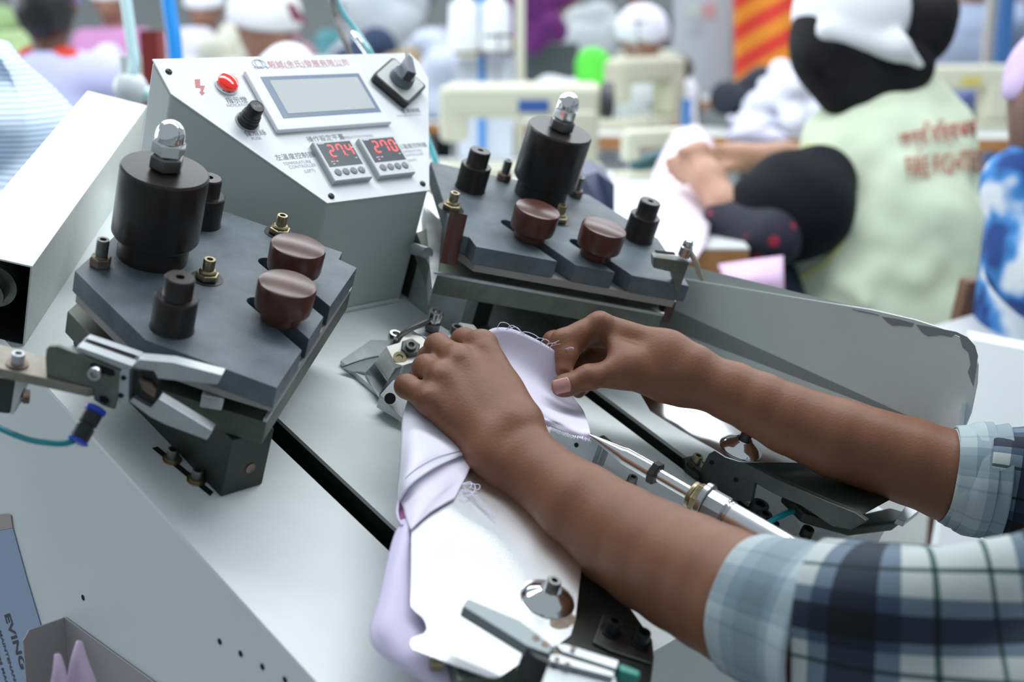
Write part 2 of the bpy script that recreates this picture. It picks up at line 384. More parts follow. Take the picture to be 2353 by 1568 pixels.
# lettering and marks
red, grey_ink = mat('faded_red_ink', (.62, .22, .22), .6), mat('grey_ink', (.20, .21, .23), .6)
pale_ink = mat('pale_grey_ink', (.42, .44, .47), .6)
def txt(b, s, size, x, tt, align='LEFT', h=H0+.0001, xs=1): put_text(b, s, size, pp(x, tt, h), PU, PV, align, xs=xs)
b = nb(); txt(b, '毅誠(余氏)發展有限公司', .0098, *pxp(617, 158)); t.part('red_lettering', b, red, smooth=False, label='faded red company name')
b = nb(); pl = [(415, 245), (450, 243), (452, 285), (482, 285), (470, 325), (483, 333), (462, 350), (445, 325), (455, 322), (453, 300), (420, 298)]
slab(b, [pp(*pxp(300+x*.35079, 100+y*.35079), H0) for x, y in pl], PN*.0001); t.part('lightning_mark', b, red, smooth=False, label='red lightning bolt warning sign')
for s, z, q in (('NGAI SHING DEVELOPMENT LIMITED', .0056, (629, 165)), ('INDICATOR', .0048, (520, 249)), ('FUSE', .0052, (578, 325)), ('OPERATION PANEL', .0048, (784, 323)), ('TEMPERATURE', .0050, (651, 383)), ('CONTROLLER', .0050, (664, 391)), ('(LEFT)', .0050, (698, 400)),
                ('TEMPERATURE', .0044, (921, 355)), ('CONTROLLER', .0044, (926, 363)), ('(RIGHT)', .0044, (931, 375)), ('POWER SWITCH', .0044, (912, 272))):
    b = nb(); txt(b, s, z, *pxp(*q)); t.part('lettering', b, pale_ink, smooth=False)
for s, z, q in (('指示燈', .0082, (520, 240)), ('保險絲', .0082, (563, 316)), ('操作設定平臺', .0078, (706, 329)), ('左溫度控制器', .0078, (633, 371)), ('右溫度控制器', .0068, (914, 345)), ('電源開關', .0068, (922, 263))):
    b = nb(); txt(b, s, z, *pxp(*q)); t.part('lettering', b, grey_ink, smooth=False)
lx, lt = pxp(593, 150)
def logo(b):
    for k in range(2): tube(b, [pp(lx+.0075*math.cos(a)*(1-.45*k), lt+.0055*math.sin(a), H0+.0002) for a in np.linspace(0, 2*math.pi, 25)], .00028, 5, 1)
    tube(b, [pp(lx-.008+.018*u, lt-.0045+.0012*math.sin(u*19), H0+.0002) for u in np.linspace(0, 1, 20)], .0004, 5, 1)
    tube(b, [pp(lx-.007, lt-.0045, H0), pp(lx-.006, lt-.008, H0), pp(lx+.006, lt-.008, H0), pp(lx+.008, lt-.003, H0)], .0003, 5, 3)
on('emblem', logo, pale_ink)
# touch screen
sc = on('touch_screen', lambda b: pbox(b, -.0306, .1155, .084, .1605, H0, H0+.0055), mat('bezel_white', (.80, .84, .88), .3), bevel=.0022, segs=3)
on('screen_border', lambda b: pbox(b, -.0165, .1085, .0985, .1505, H0+.0055, H0+.0058), mat('screen_edge', (.20, .26, .36), .25), sc, smooth=False)
on('display', lambda b: pbox(b, -.0085, .1035, .1035, .1455, H0+.0058, H0+.0060), mat('lcd', (.58, .62, .62), .12, coat=.5), sc, smooth=False)
# indicator lamp
x, tt = pxp(518, 200)
li = on('indicator_lamp', lambda b: lathe(b, pp(x, tt, H0), PN, [(.0118, 0), (.0118, .002), (.0108, .0035), (.0102, .0035)], 36), K['chrome'])
on('red_lens', lambda b: lathe(b, pp(x, tt, H0+.003), PN, [(.0104, 0), (.0104, .0025), (.0095, .0045), (.006, .0062), (0, .0068)], 36), mat('red_glass', (.78, .02, .012), .08, coat=.6, emit=((1, .05, .02), .25)), li, label='glossy red lens')
# fuse holder
x, tt = pxp(566, 284)
fu = on('fuse_holder', lambda b: lathe(b, pp(x, tt, H0), PN, [(.0105, 0), (.0105, .004), (.0093, .005), (.0098, .009), (.0088, .0098), (.0092, .0125), (.0082, .0135), (.0075, .023), (.0068, .024), (.0066, .0236), (0, .0236)], 30), K['black'])
on('holder_ring', lambda b: lathe(b, pp(x, tt, H0), PN, [(.0122, 0), (.0122, .0012), (.0108, .0012)], 30), pale_ink, fu)
on('cap_lettering', lambda b: put_text(b, 'FUSE', .0040, pp(x, tt-.0015, H0+.0238), PU, PV, 'CENTER'), pale_ink, fu, smooth=False)
# rotary switch
cxs, cts = .156, .136; e1 = (PU*.48-PV*.877).normalized(); e2 = PN.cross(e1)
def sq(b, hs, h0, h1, cut=.12):
    c = pp(cxs, cts, h0); q = []
    for sx, sy in ((1, 1), (-1, 1), (-1, -1), (1, -1)):
        for k in ((0, 1) if sx*sy > 0 else (1, 0)):
            q.append(c+e1*sx*hs*(1-cut*(k == 1))+e2*sy*hs*(1-cut*(k == 0)))
    slab(b, q, PN*(h1-h0))
rs = on('rotary_switch', lambda b: sq(b, .0240, H0, H0+.0095), K['black'], bevel=.0008)
on('legend_plate', lambda b: sq(b, .0216, H0+.0095, H0+.0100), mat('legend', (.56, .60, .58), .3), rs, smooth=False)
on('knob_base', lambda b: lathe(b, pp(cxs, cts, H0+.010), PN, [(.0138, 0), (.0138, .003), (.0125, .009), (.0115, .010), (0, .010)], 36), K['grey_plastic'], rs)
kd = (PU*.42+PV*.9).normalized(); ks = PN.cross(kd)
def handle(b):
    c = pp(cxs, cts, H0+.012)
    q = [c-kd*.0105+ks*.0055, c-kd*.0105-ks*.0055, c+kd*.013-ks*.0042, c+kd*.017, c+kd*.013+ks*.0042]
    slab(b, q, PN*.021)
on('handle', handle, K['grey_plastic'], rs, bevel=.001)
on('handle_front', lambda b: box(b, pp(cxs, cts, H0+.0225)-kd*.0108, (.0006, .009, .017), Matrix((kd, ks, PN)).transposed()), K['black'], rs)
on('handle_screw', lambda b: cyl(b, pp(cxs, cts, H0+.028)+kd*.0165, pp(cxs, cts, H0+.029)+kd*.0225, .0021), K['dark_nut'], rs)
# temperature controllers
SEG = {'a': (0, 1, 1, 1), 'b': (1, .5, 1, 1), 'c': (1, 0, 1, .5), 'd': (0, 0, 1, 0), 'e': (0, 0, 0, .5), 'f': (0, .5, 0, 1), 'g': (0, .5, 1, .5)}
DIG = {'2': 'abged', '7': 'abcf', '4': 'fgbc', '0': 'abcdef'}
def controller(x0, digits, dot):
    tc_ = on('temperature_controller', lambda b: pbox(b, x0, x0+.048, .0185, .0670, H0, H0+.0062), mat('controller_case', (.42, .47, .46), .4), bevel=.0006)
    on('front_face', lambda b: pbox(b, x0+.0012, x0+.0468, .0195, .0660, H0+.0062, H0+.0066), mat('controller_face', (.66, .70, .70), .35), tc_, smooth=False)
    on('display', lambda b: pbox(b, x0+.0035, x0+.0450, .0355, .0645, H0+.0066, H0+.0068), mat('dark_display', (.07, .085, .10), .25), tc_, smooth=False)
    def dg_(b):
        w_, h_, st = .0060, .0135, .0110
        for i, ch in enumerate(digits):
            ox, ot = x0+.0135+i*st, .0475
            for s in DIG[ch]:
                ax_, ay, bx_, by = SEG[s]; p0 = Vector((ox+ax_*w_, ot+ay*h_)); p1 = Vector((ox+bx_*w_, ot+by*h_)); d = (p1-p0).normalized()*.0006; nn = Vector((-d.y, d.x))*1.35
                p0 += d; p1 -= d
                slab(b, [pp(*(p0+nn), H0+.00685), pp(*(p0-nn), H0+.00685), pp(*(p1-nn), H0+.00685), pp(*(p1+nn), H0+.00685)], PN*.0001)
        if dot: pbox(b, x0+.0135+st+w_+.0012, x0+.0135+st+w_+.0026, .0468, .0482, H0+.00685, H0+.0070)
        pbox(b, x0+.0118, x0+.0130, .0410, .0422, H0+.00685, H0+.0070)
    on('red_digits', dg_, mat('led_red', (.9, .05, .05), .4, emit=((1, .10, .09), 1.1)), tc_, smooth=False, label='glowing red number')
    def marks(b):
        for mx, mt in ((.0085, .0410), (.0150, .0410), (.0095, .0382), (.0400, .0430), (.0420, .0560)): pbox(b, x0+mx, x0+mx+.0024, mt, mt+.0009, H0+.00685, H0+.0070)
        pbox(b, x0+.0045, x0+.0120, .0632, .0640, H0+.00685, H0+.0070)
    on('small_markings', marks, K['panel_white'], tc_, smooth=False)
    for i in range(4):
        c = (x0+.0098+i*.0098, .0285)
        bt = on('button', lambda b: lathe(b, pp(*c, H0+.0066), PN, [(.0040, 0), (.0040, .0007), (.0034, .0009), (0, .0009)], 20), M('button_grey', (.17, .19, .21), .4), tc_)
        if i: on('button_mark', lambda b: tube(b, [pp(c[0]-.0014, c[1]+(.0006 if i != 3 else -.0006), H0+.0076), pp(c[0], c[1]+(-.0010 if i == 2 else .0010), H0+.0076), pp(c[0]+.0014, c[1]+(.0006 if i == 2 else -.0006), H0+.0076)], .0003, 5, 1), K['panel_white'], tc_)
controller(.0005, '274', True); controller(.0580, '270', False)
for q in ((386, 168), (759, 454), (969, 425), (941, 147)):
    x, tt = pxp(*q); b = nb(); lathe(b, pp(x, tt, H0), PN, [(.0034, 0), (.0032, .0010), (.0020, .0018), (.0010, .0019), (.0009, .0012), (0, .0012)], 18); t.part('panel_screw', b, K['black'])
# ================================================================ heating presses (a mirrored pair)
def press(mir):
    X = (lambda x: .047-x) if mir else (lambda x: x)
    side = 'right' if mir else 'left'
    lab = ('slate grey press platen with posts and two brown knobs, behind the hands' if mir else 'slate grey press with two brown knobs, in front of the console')
    t = T('heating_press', lab, 'press', (X(-.19), .14, 0), MW)
    def P2(l): q = [(X(x), y) for x, y in l]; return q[::-1] if mir else q
    def arc(cx_, cy_, r, a0, a1, n=6): return [(cx_+r*math.cos(math.radians(a0+(a1-a0)*k/n)), cy_+r*math.sin(math.radians(a0+(a1-a0)*k/n))) for k in range(n+1)]
    outl = [(-.2920, .2180), (-.2920, .1108), (-.2354, .0204), (-.1850, .0575)]+arc(-.1775, .132, .0075, 180, 0)+[(-.1700, .0687), (-.1360, .0940)]+arc(-.1283, .187, .0077, 180, 0)+[(-.1206, .1055), (-.0522, .1552), (-.0590, .1730), (-.0470, .1834), (-.1450, .3320), (-.2300, .2640)]
    b = nb(); prism(b, P2(outl), .1010, .1200); t.part('platen', b, K['slate'], bevel=.0008)
    un = [(-.2900, .2150), (-.2900, .1125), (-.2550, .0600), (-.2290, .0265), (-.0560, .1540), (-.0560, .178), (-.150, .320)]
    b = nb(); prism(b, P2(un), .0920, .1005); t.part('heat_shield', b, mat('shield_grey', (.30, .285, .275), .6, var=.1), bevel=.0008, label='thin pale plate under the platen')
    b = nb(); prism(b, P2([(-.2610, .0720), (-.2660, .0665), (-.2530, .0560), (-.2490, .0600)]), .0800, .0915); t.part('spacer_block', b, K['brushed'], bevel=.0012)
    tr = [(-.2900, .2250), (-.2915, .1160), (-.2276, .0325), (-.0290, .1795), (-.0750, .26), (-.2000, .2900)]
    b = nb(); prism(b, P2(tr), .0570, .0780); t.part('lower_tray', b, K['olive'] if mir else M('olive_shaded', (.075, .090, .070), .45, metal=.35, bump=.2, var=.35, vscale=30), bevel=.0012)  # left tray takes a darker olive, its shade painted into the colour
    b = nb(); prism(b, P2([(-.2276, .0325), (-.0290, .1795), (-.0306, .1818), (-.2292, .0348)]), .0782, .0815); t.part('tray_rim', b, K['brushed'], smooth=False, label='bright worn rim')
    b = nb(); bx(b, X(-.2450), X(-.2050), .0472, .2850, .0005, .0565); t.part('carriage_block', b, K['olive_dark'] if not mir else K['olive'], bevel=.0012)  # left block darker as well, underside shade put into its olive
    b = nb(); bx(b, X(-.1300), X(-.0800), .1750, .2700, .0005, .0560); t.part('carriage_block', b, K['olive_dark'], bevel=.001)
    b = nb(); cyl(b, (X(-.2210), .0470, .022), (X(-.2210), .0464, .022), .0045); t.part('dowel_hole', b, K['rusty'])
    # main cylinder
    c = (X(-.2200), .2225 if not mir else .229)
    b = nb(); lathe(b, (*c, .1200), (0, 0, 1), [(.0290, 0), (.0290, .017), (.0335, .0185), (.0355, .0215), (.0355, .0785), (.0340, .0805), (0, .0805)], 56)
    mc = t.part('main_cylinder', b, K['bakelite'], label='large dark brown cylinder')
    b = nb(); hexn(b, (*c, .2010), (0, 0, 1), .0140, .0125, .35); t.part('lock_nut', b, K['dark_nut'], mc, bevel=.0004, ang=25)
    b = nb(); hexn(b, (*c, .2136), (0, 0, 1), .0134, .0120, .1); lathe(b, (*c, .2256), (0, 0, 1), [(.0118, 0), (.0118, .004), (.0112, .0080), (.0095, .0120), (.0065, .0150), (.003, .0166), (0, .0170)], 36)
    t.part('cap_nut', b, K['chrome'], mc, bevel=.0003, ang=25, label='chrome dome nut')
    for x, y in ((-.2645, .1185), (-.1450, .2650)):
        b = nb(); lathe(b, (X(x), y, .1200), (0, 0, 1), [(.0172, 0), (.0165, .002), (.0165, .0275), (.0155, .0285), (.0118, .0285), (.0115, .0290), (.0115, .0440), (.0105, .0452), (.0035, .0452), (.0032, .040), (0, .040)], 40)
        t.part('post', b, K['bakelite'], label='stepped dark brown post')
    for x, y in ((-.1265, .1535), (-.1745, .1020)):
        b = nb(); lathe(b, (X(x), y, .1200), (0, 0, 1), [(.0150, 0), (.0165, .0015), (.0165, .0075), (.0180, .0088), (.0225, .0110), (.0232, .0140), (.0236, .0310), (.0228, .0338), (.0205, .0350), (0, .0352)], 48)
        t.part('knob', b, K['red_bakelite'], label='glossy red-brown round knob')
    for x, y in ((-.2690, .2200), (-.2050, .2740)):
        b = nb(); hexn(b, (X(x), y, .1200), (0, 0, 1), .0088, .0085, .3); nt_ = t.part('hex_nut', b, K['rusty'], bevel=.0003, ang=25)
        b = nb(); lathe(b, (X(x), y, .1285), (0, 0, 1), sum([[(.0053, k*.0022), (.0046, k*.0022+.0011)] for k in range(7)], [])+[(.0048, .0156), (.0028, .0156), (.0026, .012), (0, .012)], 20); t.part('threaded_stud', b, K['dark_nut'], nt_, ang=80)
    for x, y in ((-.1960, .1770), (-.0850, .2300)):
        b = nb(); lathe(b, (X(x), y, .1200), (0, 0, 1), [(.0135, 0), (.0135, .0005), (.0, .0005)], 28); rc = t.part('recess_shade', b, K['black'])  # flat black disc paints the dark of the hole round the bolt
        b = nb(); hexn(b, (X(x), y, .1205), (0, 0, 1), .0100, .0055, .2); lathe(b, (X(x), y, .1260), (0, 0, 1), [(.0072, 0), (.0075, .0015), (.0060, .003)], 20); t.part('brass_nut', b, K['brass_nut'], bevel=.0003, ang=25)
        b = nb(); socket_head(b, (X(x), y, .129), (0, 0, 1), .0050, .0095); t.part('socket_bolt', b, K['brass_nut'])
    return t, X
press(False)
t, X = press(True)
# extras on the right hand press
b = nb(); cyl(b, Mz(1029, 607, .093), Pm(1054, 490, 1.262), .0085, .0092, 28); t.part('guide_rod', b, K['red_bakelite'], label='short leaning red-brown rod at the platen corner')
q = Mz(1037, 470, .118); b = nb(); hexn(b, q-Vector((0, 0, .012)), (0, 0, 1), .009, .006); t.part('brass_nut', b, K['brass_nut']); b = nb(); socket_head(b, q-Vector((0, 0, .006)), (0, 0, 1), .0052, .013); t.part('socket_bolt', b, K['brass_nut'])
Q0 = Mz(1560, 655, .12); nq = Vector((-.60, -.80, 0)).normalized()
def qz(x, y, off=0.0): return Mpl(1460+x*.16586, 520+y*.16586, Q0, nq)-nq*off
b = nb(); slab(b, [qz(*p) for p in ((250, 430), (750, 500), (600, 920), (560, 910), (500, 640), (250, 580))], -nq*.012)
t.part('terminal_bracket', b, K['olive'], bevel=.0006)
b = nb(); q0, q1 = qz(290, 400, .006), qz(560, 430, .006); box(b, (q0+q1)/2+Vector((0, 0, .001)), ((q1-q0).length, .005, .0008), Matrix(((q1-q0).normalized(), nq, Vector((0, 0, 1)))).transposed()); t.part('bracket_slot', b, K['void'], smooth=False)
q = qz(690, 450, .006); b = nb(); lathe(b, q, (0, 0, 1), [(.0062, 0), (.0062, .010), (.0052, .011), (.0052, .014), (.0040, .0175), (.0015, .019), (0, .019)], 24); t.part('terminal_post', b, K['steel'])
b = nb(); tube(b, [q+Vector((.004, 0, .008)), Mpl(1600, 602, Q0, nq), Mpl(1606, 622, Q0, nq), Mpl(1614, 643, Q0, nq)], .0022, 8); tube(b, [q+Vector((.004, 0, .006)), Mpl(1597, 606, Q0, nq), Mpl(1602, 624, Q0, nq), Mpl(1608, 638, Q0, nq)], .0016, 8); t.part('frayed_cable', b, mat('cable_beige', (.40, .37, .30), .7))
b = nb(); R0 = Mz(1545, 700, .085); n3 = nq; slab(b, [Mpl(1460+x*.16586, 520+y*.16586, R0, n3) for x, y in ((440, 1035), (570, 1050), (480, 1335), (360, 1315), (395, 1180))], -n3*.02); t.part('insulating_block', b, K['red_bakelite'], bevel=.0006)
b = nb(); slab(b, [Mz(*p, .08) for p in ((1005, 500), (1017, 508), (1007, 625), (993, 665), (975, 470))], (.003, .002, -.02)); t.part('end_bracket', b, K['brushed'], smooth=False)
b = nb(); cyl(b, Pm(950, 572, 1.33), Pm(983, 582, 1.30), .0062, n=20); t.part('stop_pin', b, K['alu'])
b = nb(); bx(b, .125, .145, .17, .25, .0005, .0565); t.part('support_leg', b, K['brushed'], bevel=.001)
for q in ((1082, 710), (1180, 728), (1130, 752)):
    c = Mz(*q, 0); b = nb(); lathe(b, c, (0, 0, 1), [(.0085, 0), (.0085, .008), (.006, .012), (0, .012)], 24) if q[0] == 1082 else lathe(b, c, (0, 0, 1), [(.0065, 0), (.0065, .0008), (0, .0008)], 24); t.part('bolt', b, K['black'])
# a long carriage plate lying under the right press
b = nb(); prism(b, [(.130, .055), (.215, .055), (.30, .10), (.30, .30), (.130, .30)], .0006, .003); t.part('carriage_plate', b, K['brushed'], smooth=False)
# ================================================================ left housing with air cylinder
hd = Vector((.69, .725, 0)).normalized(); hn = Vector((-hd.y, hd.x, 0)); hz = Vector((0, 0, 1)); A0 = Vector((-.2845, .296, .08))
t = T('cylinder_cover', 'long white box cover with an open end, standing left of the press', 'machine cover', (-.28, .32, 0), MW)
def hq(a, c, z): q = A0+hd*a+hn*c; return Vector((q.x, q.y, z))
Lh = .412
b = nb()
slab(b, [hq(0, 0, .080), hq(Lh, 0, .080), hq(Lh, .066, .080), hq(0, .066, .080)], (0, 0, -.0015))
t.part('top_panel', b, K['smooth_white'], smooth=False)
b = nb(); slab(b, [hq(0, 0, .0785), hq(Lh, 0, .0785), hq(Lh, 0, .0005), hq(.0, 0, .0005)], hn*.0015); t.part('side_panel', b, mat('cover_paint', (.58, .60, .57), .35, bump=.6, bscale=500, var=.05), smooth=False)
b = nb(); slab(b, [hq(0, .066, .0785), hq(Lh, .066, .0785), hq(Lh, .066, .0005), hq(0, .066, .0005)], -hn*.0015); t.part('side_panel', b, K['smooth_white'], smooth=False)
b = nb(); slab(b, [hq(Lh, .0016, .078), hq(Lh, .064, .078), hq(Lh, .064, .0005), hq(Lh, .0016, .0005)], -hd*.0015); t.part('end_panel', b, K['smooth_white'], smooth=False)
b = nb(); slab(b, [hq(.09, .0016, .078), hq(.09, .064, .078), hq(.09, .064, .0005), hq(.09, .0016, .0005)], -hd*.0015); t.part('inner_shade_back', b, K['void'], smooth=False)  # black cross sheet, the dark depth of the box painted in
b = nb(); slab(b, [hq(.001, .0018, .001), hq(.09, .0018, .001), hq(.09, .0642, .001), hq(.001, .0642, .001)], (0, 0, .001)); slab(b, [hq(.001, .0016, .001), hq(.09, .0016, .001), hq(.09, .0016, .078), hq(.001, .0016, .078)], hn*.0008); slab(b, [hq(.001, .0636, .001), hq(.09, .0636, .001), hq(.09, .0636, .078), hq(.001, .0636, .078)], hn*.0006); t.part('inner_shade', b, K['void'], smooth=False)  # black inner faces put the shade of the open box into colour
b = nb(); cyl(b, hq(.012, .034, .045), hq(.088, .034, .045), .020, n=40); cyl(b, hq(-.004, .034, .045), hq(.012, .034, .045), .014, n=32)
t.part('air_cylinder', b, K['dark_nut'], label='dark cylinder inside the open end')
# ================================================================ gripper on the left
def gripper_left():
    t = T('air_gripper', 'aluminium gripper with two open jaws under the front press corner', 'gripper', Pm(240, 900, .93), MW)
    g0 = Pm(240, 880, .925); gn = Vector((-.75, -.66, 0)).normalized()
    def zz(x, y, off=0.0): return Mpl(x*.22100, 760+y*.22100, g0-gn*off, gn)
    def pl(name, pts, thick, m, off=0.0, parent=None, bevel=.0006, label=None):
        b = nb(); slab(b, [zz(*p, off) for p in pts], -gn*thick); return t.part(name, b, m, parent, bevel=bevel, label=label)
    br = pl('mounting_bracket', [(470, 300), (480, 190), (520, 165), (600, 165), (1270, 430), (1245, 600), (1190, 825), (1060, 780), (970, 720), (985, 600), (480, 470)], .004, K['olive'])
    pl('bracket_slot', [(935, 345), (985, 340), (1180, 410), (1195, 470), (1150, 480), (950, 400)], .0006, K['void'], -.0005, br, 0)
    pl('bracket_slot', [(1035, 675), (1110, 690), (1140, 740), (1100, 765), (1035, 735)], .0006, K['void'], -.0005, br, 0)
    b = nb(); socket_head(b, zz(1005, 420, -.0005), gn, .0052, .006); t.part('socket_bolt', b, K['steel'], br)
    c = zz(0, 400).z; hz_ = g0.z-.004
    q = [zz(-260, 80, .03), zz(60, 40, .035), zz(230, 60, .040), zz(480, 200, .03), zz(480, 320, .001), zz(1000, 500, .001), zz(985, 590, -.004), zz(0, 400, -.008), zz(-260, 330, -.008)]
    z0 = zz(480, 470).z
    b = nb(); prism(b, [(Mz(px*.221, 760+py*.221, z0).x, Mz(px*.221, 760+py*.221, z0).y) for px, py in ((-300, 60), (0, 140), (200, 190), (480, 270), (1010, 520), (1000, 590), (920, 600), (0, 395), (-300, 320))], z0-.008, z0)
    t.part('support_arm', b, mat('arm_metal', (.27, .25, .21), .5, metal=.4, var=.3, vscale=40), bevel=.001)
    w0 = Mz(40, 838, z0); b = nb(); lathe(b, w0, (0, 0, 1), [(.0078, 0), (.0078, .0014), (.0055, .0014)], 26); wa = t.part('washer', b, K['rusty'])
    b = nb(); socket_head(b, w0+Vector((0, 0, .0014)), (0, 0, 1), .0048, .0085); t.part('socket_bolt', b, K['alu'])
    gb = pl('gripper_body', [(1245, 430), (1345, 390), (1330, 760), (1235, 770), (1225, 700)], .026, K['alu'], -.001)
    pl('slide_rail', [(845, 125), (905, 80), (1465, 270), (1440, 305), (845, 165)], .007, K['alu'], .018, gb)
    pl('slide_rail', [(785, 190), (820, 170), (1385, 370), (1345, 425), (1240, 395), (785, 205)], .009, K['alu'], .001, gb)
    pl('rail_gap', [(860, 200), (1240, 330), (1400, 330), (1390, 300), (900, 150)], .006, K['void'], .011, gb)
    for x, y in ((1285, 492), (1258, 676)): b = nb(); cyl(b, zz(x, y, -.002), zz(x, y, -.0012), .0020, n=14); t.part('bore', b, K['void'], gb)
    for x, y in ((1268, 230), (1410, 278)): b = nb(); cyl(b, zz(x, y, .022)+Vector((0, 0, .002)), zz(x, y, .022)+Vector((0, 0, .0026)), .0022, n=14); t.part('bore', b, K['void'], gb)
    pl('hinge_block', [(1345, 400), (1600, 430), (1625, 490), (1640, 700), (1560, 805), (1350, 690)], .012, K['black'], .008)
    pl('hinge_pin_block', [(1440, 510), (1560, 560), (1610, 640), (1600, 700), (1480, 620)], .004, K['rusty'], .003)
    j = pl('upper_jaw', [(1395, 345), (1450, 300), (1790, 330), (2310, 465), (2260, 560), (2230, 560), (1640, 500), (1600, 425), (1395, 385)], .010, K['alu'], .003)
    for x in (1480, 1575): b = nb(); cyl(b, zz(x, 333, .006)+Vector((0, 0, .0005)), zz(x, 333, .006)+Vector((0, 0, .0015)), .0030, n=18); t.part('jaw_screw', b, K['dark_nut'], j)
    pl('lower_jaw', [(1345, 735), (1380, 700), (1560, 810), (1650, 710), (2210, 1045), (2150, 1140), (1720, 980), (1560, 900)], .010, K['alu'], .003)
    # what the arm bolts to
    b = nb(); slab(b, [Pm(px, py, .955) for px, py in ((-40, 866), (36, 872), (32, 948), (18, 952), (-40, 945))], -gn*.02); t.part('arm_clamp', b, K['olive_dark'], bevel=.001)
    b = nb(); slab(b, [Pm(px, py, .95) for px, py in ((36, 872), (60, 880), (28, 955), (24, 950))], -gn*.01); t.part('clamp_plate', b, K['brushed'], smooth=False)
    b = nb(); hexn(b, Pm(52, 911, .953), gn*-.2+Vector((.8, -.6, 0)), .006, .005); t.part('hex_bolt', b, K['rusty'])
    # hose coupling
    a, c_ = Pm(222, 938, .928), Pm(180, 1012, .918); ax = (c_-a); L_ = ax.length; ax.normalize()
    b = nb(); lathe(b, a, ax, [(.0065, .004), (.0068, .006), (.0068, L_*.50), (.0058, L_*.52), (.0058, L_*.58), (.0068, L_*.6), (.0068, L_-.002), (.006, L_)], 28); cp = t.part('hose_coupling', b, K['black'])
    for f0, f1 in ((-.001, .0045), (L_-.001, L_+.0022)): b = nb(); lathe(b, a+ax*f0, ax, [(.0055, 0), (.0078, .001), (.0078, f1-f0-.001), (.0060, f1-f0)], 28); t.part('release_collar', b, K['blue_plastic'], cp, label='blue ring')
    return t
gripper_left()
b = nb(); tube(b, [Pm(168, 1014, .918), Pm(150, 1019, .918), Pm(120, 1019, .92), (Pm(70, 1012, .93)), Pm(20, 994, .94), Pm(-40, 965, .95), Pm(-120, 930, .97)], .0023, 12)
single('air_hose', 'teal air hose curving out of the frame from the gripper coupling', 'hose', b, K['teal_hose'], Pm(100, 1018, .92), MW)
# ================================================================ middle clamping fixture under the near hand
t = T('clamp_fixture', 'small steel clamping fixture with white jaws under the near hand', 'fixture', (.02, .12, 0), MW)
def mz(px, py, h): return Mz(px, py, h)
def zf(x, y): return 780+x*.22957, 700+y*.22957
b = nb(); prism(b, [(-.0300, .1700), (-.0290, .0740), (.0120, .0560), (.0760, .0740), (.0770, .1700), (.0235, .1900)], .0005, .0060); t.part('base_plate', b, K['brushed'], smooth=False)
def solid(name, top, hs, m, drop=None, bevel=.0006, parent=None, **k):
    """faceted block: top outline as (px,py,h) points, extruded down to drop"""
    P_ = [mz(*p) for p in top]; b = nb(); n = len(P_); a = [b.verts.new(p) for p in P_]; c = [b.verts.new(Vector((p.x, p.y, hs))) for p in P_]
    b.faces.new(a); b.faces.new(c[::-1])
    for i in range(n): b.faces.new((a[i], a[(i+1) % n], c[(i+1) % n], c[i]))
    return t.part(name, b, m, parent, bevel=bevel, **k)
solid('left_wedge', [(786, 845, .0065), (840, 822, .0065), (866, 818, .0065), (862, 833, .009), (840, 856, .009)], .006, K['alu'], bevel=0)
solid('wedge_block', [(840, 856, .010), (862, 831, .022), (892, 874, .022), (872, 907, .010)], .0062, K['steel'])
solid('jaw_block', [(862, 831, .023), (888, 796, .034), (911, 842, .034), (892, 874, .023)], .0062, K['brushed'])
solid('jaw_block', [(911, 842, .034), (925, 840, .040), (954, 833, .040), (975, 850, .034), (930, 880, .022), (892, 874, .023)], .0062, K['brushed'])
wj = solid('white_jaw', [(888, 796, .0360), (918, 787, .040), (927, 771, .045), (945, 768, .047), (970, 773, .047), (988, 792, .045), (972, 801, .043), (954, 831, .041), (925, 840, .040), (908, 835, .0370)], .030, M('ivory', (.70, .70, .65), .4))
na = Vector((-.35, -.35, .85)).normalized()
b = nb(); hexn(b, mz(941, 806, .042), na, .0098, .0078, .4); lathe(b, mz(941, 806, .042)+na*.0078, na, [(.0052, 0), (.0052, .004), (.0028, .004), (.0026, .001), (0, .001)], 20); t.part('hex_bolt', b, K['dark_nut'], wj, bevel=.0003)
b = nb(); lathe(b, mz(918, 823, .0400), na, [(.0062, 0), (.0062, .0012), (.0034, .0012), (.003, .0002), (0, .0002)], 20); t.part('grub_screw', b, K['brass_nut'], wj)
solid('front_lug', [(872, 908, .020), (905, 872, .028), (940, 900, .028), (935, 950, .018), (922, 962, .010)], .0062, K['brushed'])
q = mz(895, 917, .0205); b = nb(); lathe(b, q, (-.45, -.6, .66), [(.0052, .002), (.0052, .0032), (0, .0032)], 24); t.part('bore', b, K['void'])
solid('top_plate', [(948, 759, .046), (1005, 743, .046), (1044, 768, .046), (1010, 800, .046), (986, 782, .046)], .040, K['alu'])
solid('right_body', [(985, 790, .042), (1044, 768, .042), (1100, 800, .036), (1050, 860, .030), (980, 850, .034)], .0062, K['brushed'])
solid('white_jaw', [(1036, 753, .046), (1058, 741, .052), (1088, 746, .052), (1107, 767, .046), (1096, 770, .044), (1060, 775, .042)], .034, K['ivory'])
q = mz(992, 757, .047); b = nb(); hexn(b, q, (0, 0, 1), .0080, .0075, .2); t.part('hex_nut', b, K['dark_nut'], bevel=.0003)
b = nb(); lathe(b, q+Vector((0, 0, .0075)), (0, 0, 1), [(.0045, 0), (.0045, .004)], 20); socket_head(b, q+Vector((0, 0, .0112)), (0, 0, 1), .0074, .0095); t.part('socket_bolt', b, K['steel'])
b = nb(); tube(b, [q+Vector((0, 0, .0125)), mz(940, 758, .050), mz(914, 778, .040)], .0032, 10, flat=.7); t.part('link_arm', b, K['dark_nut'])
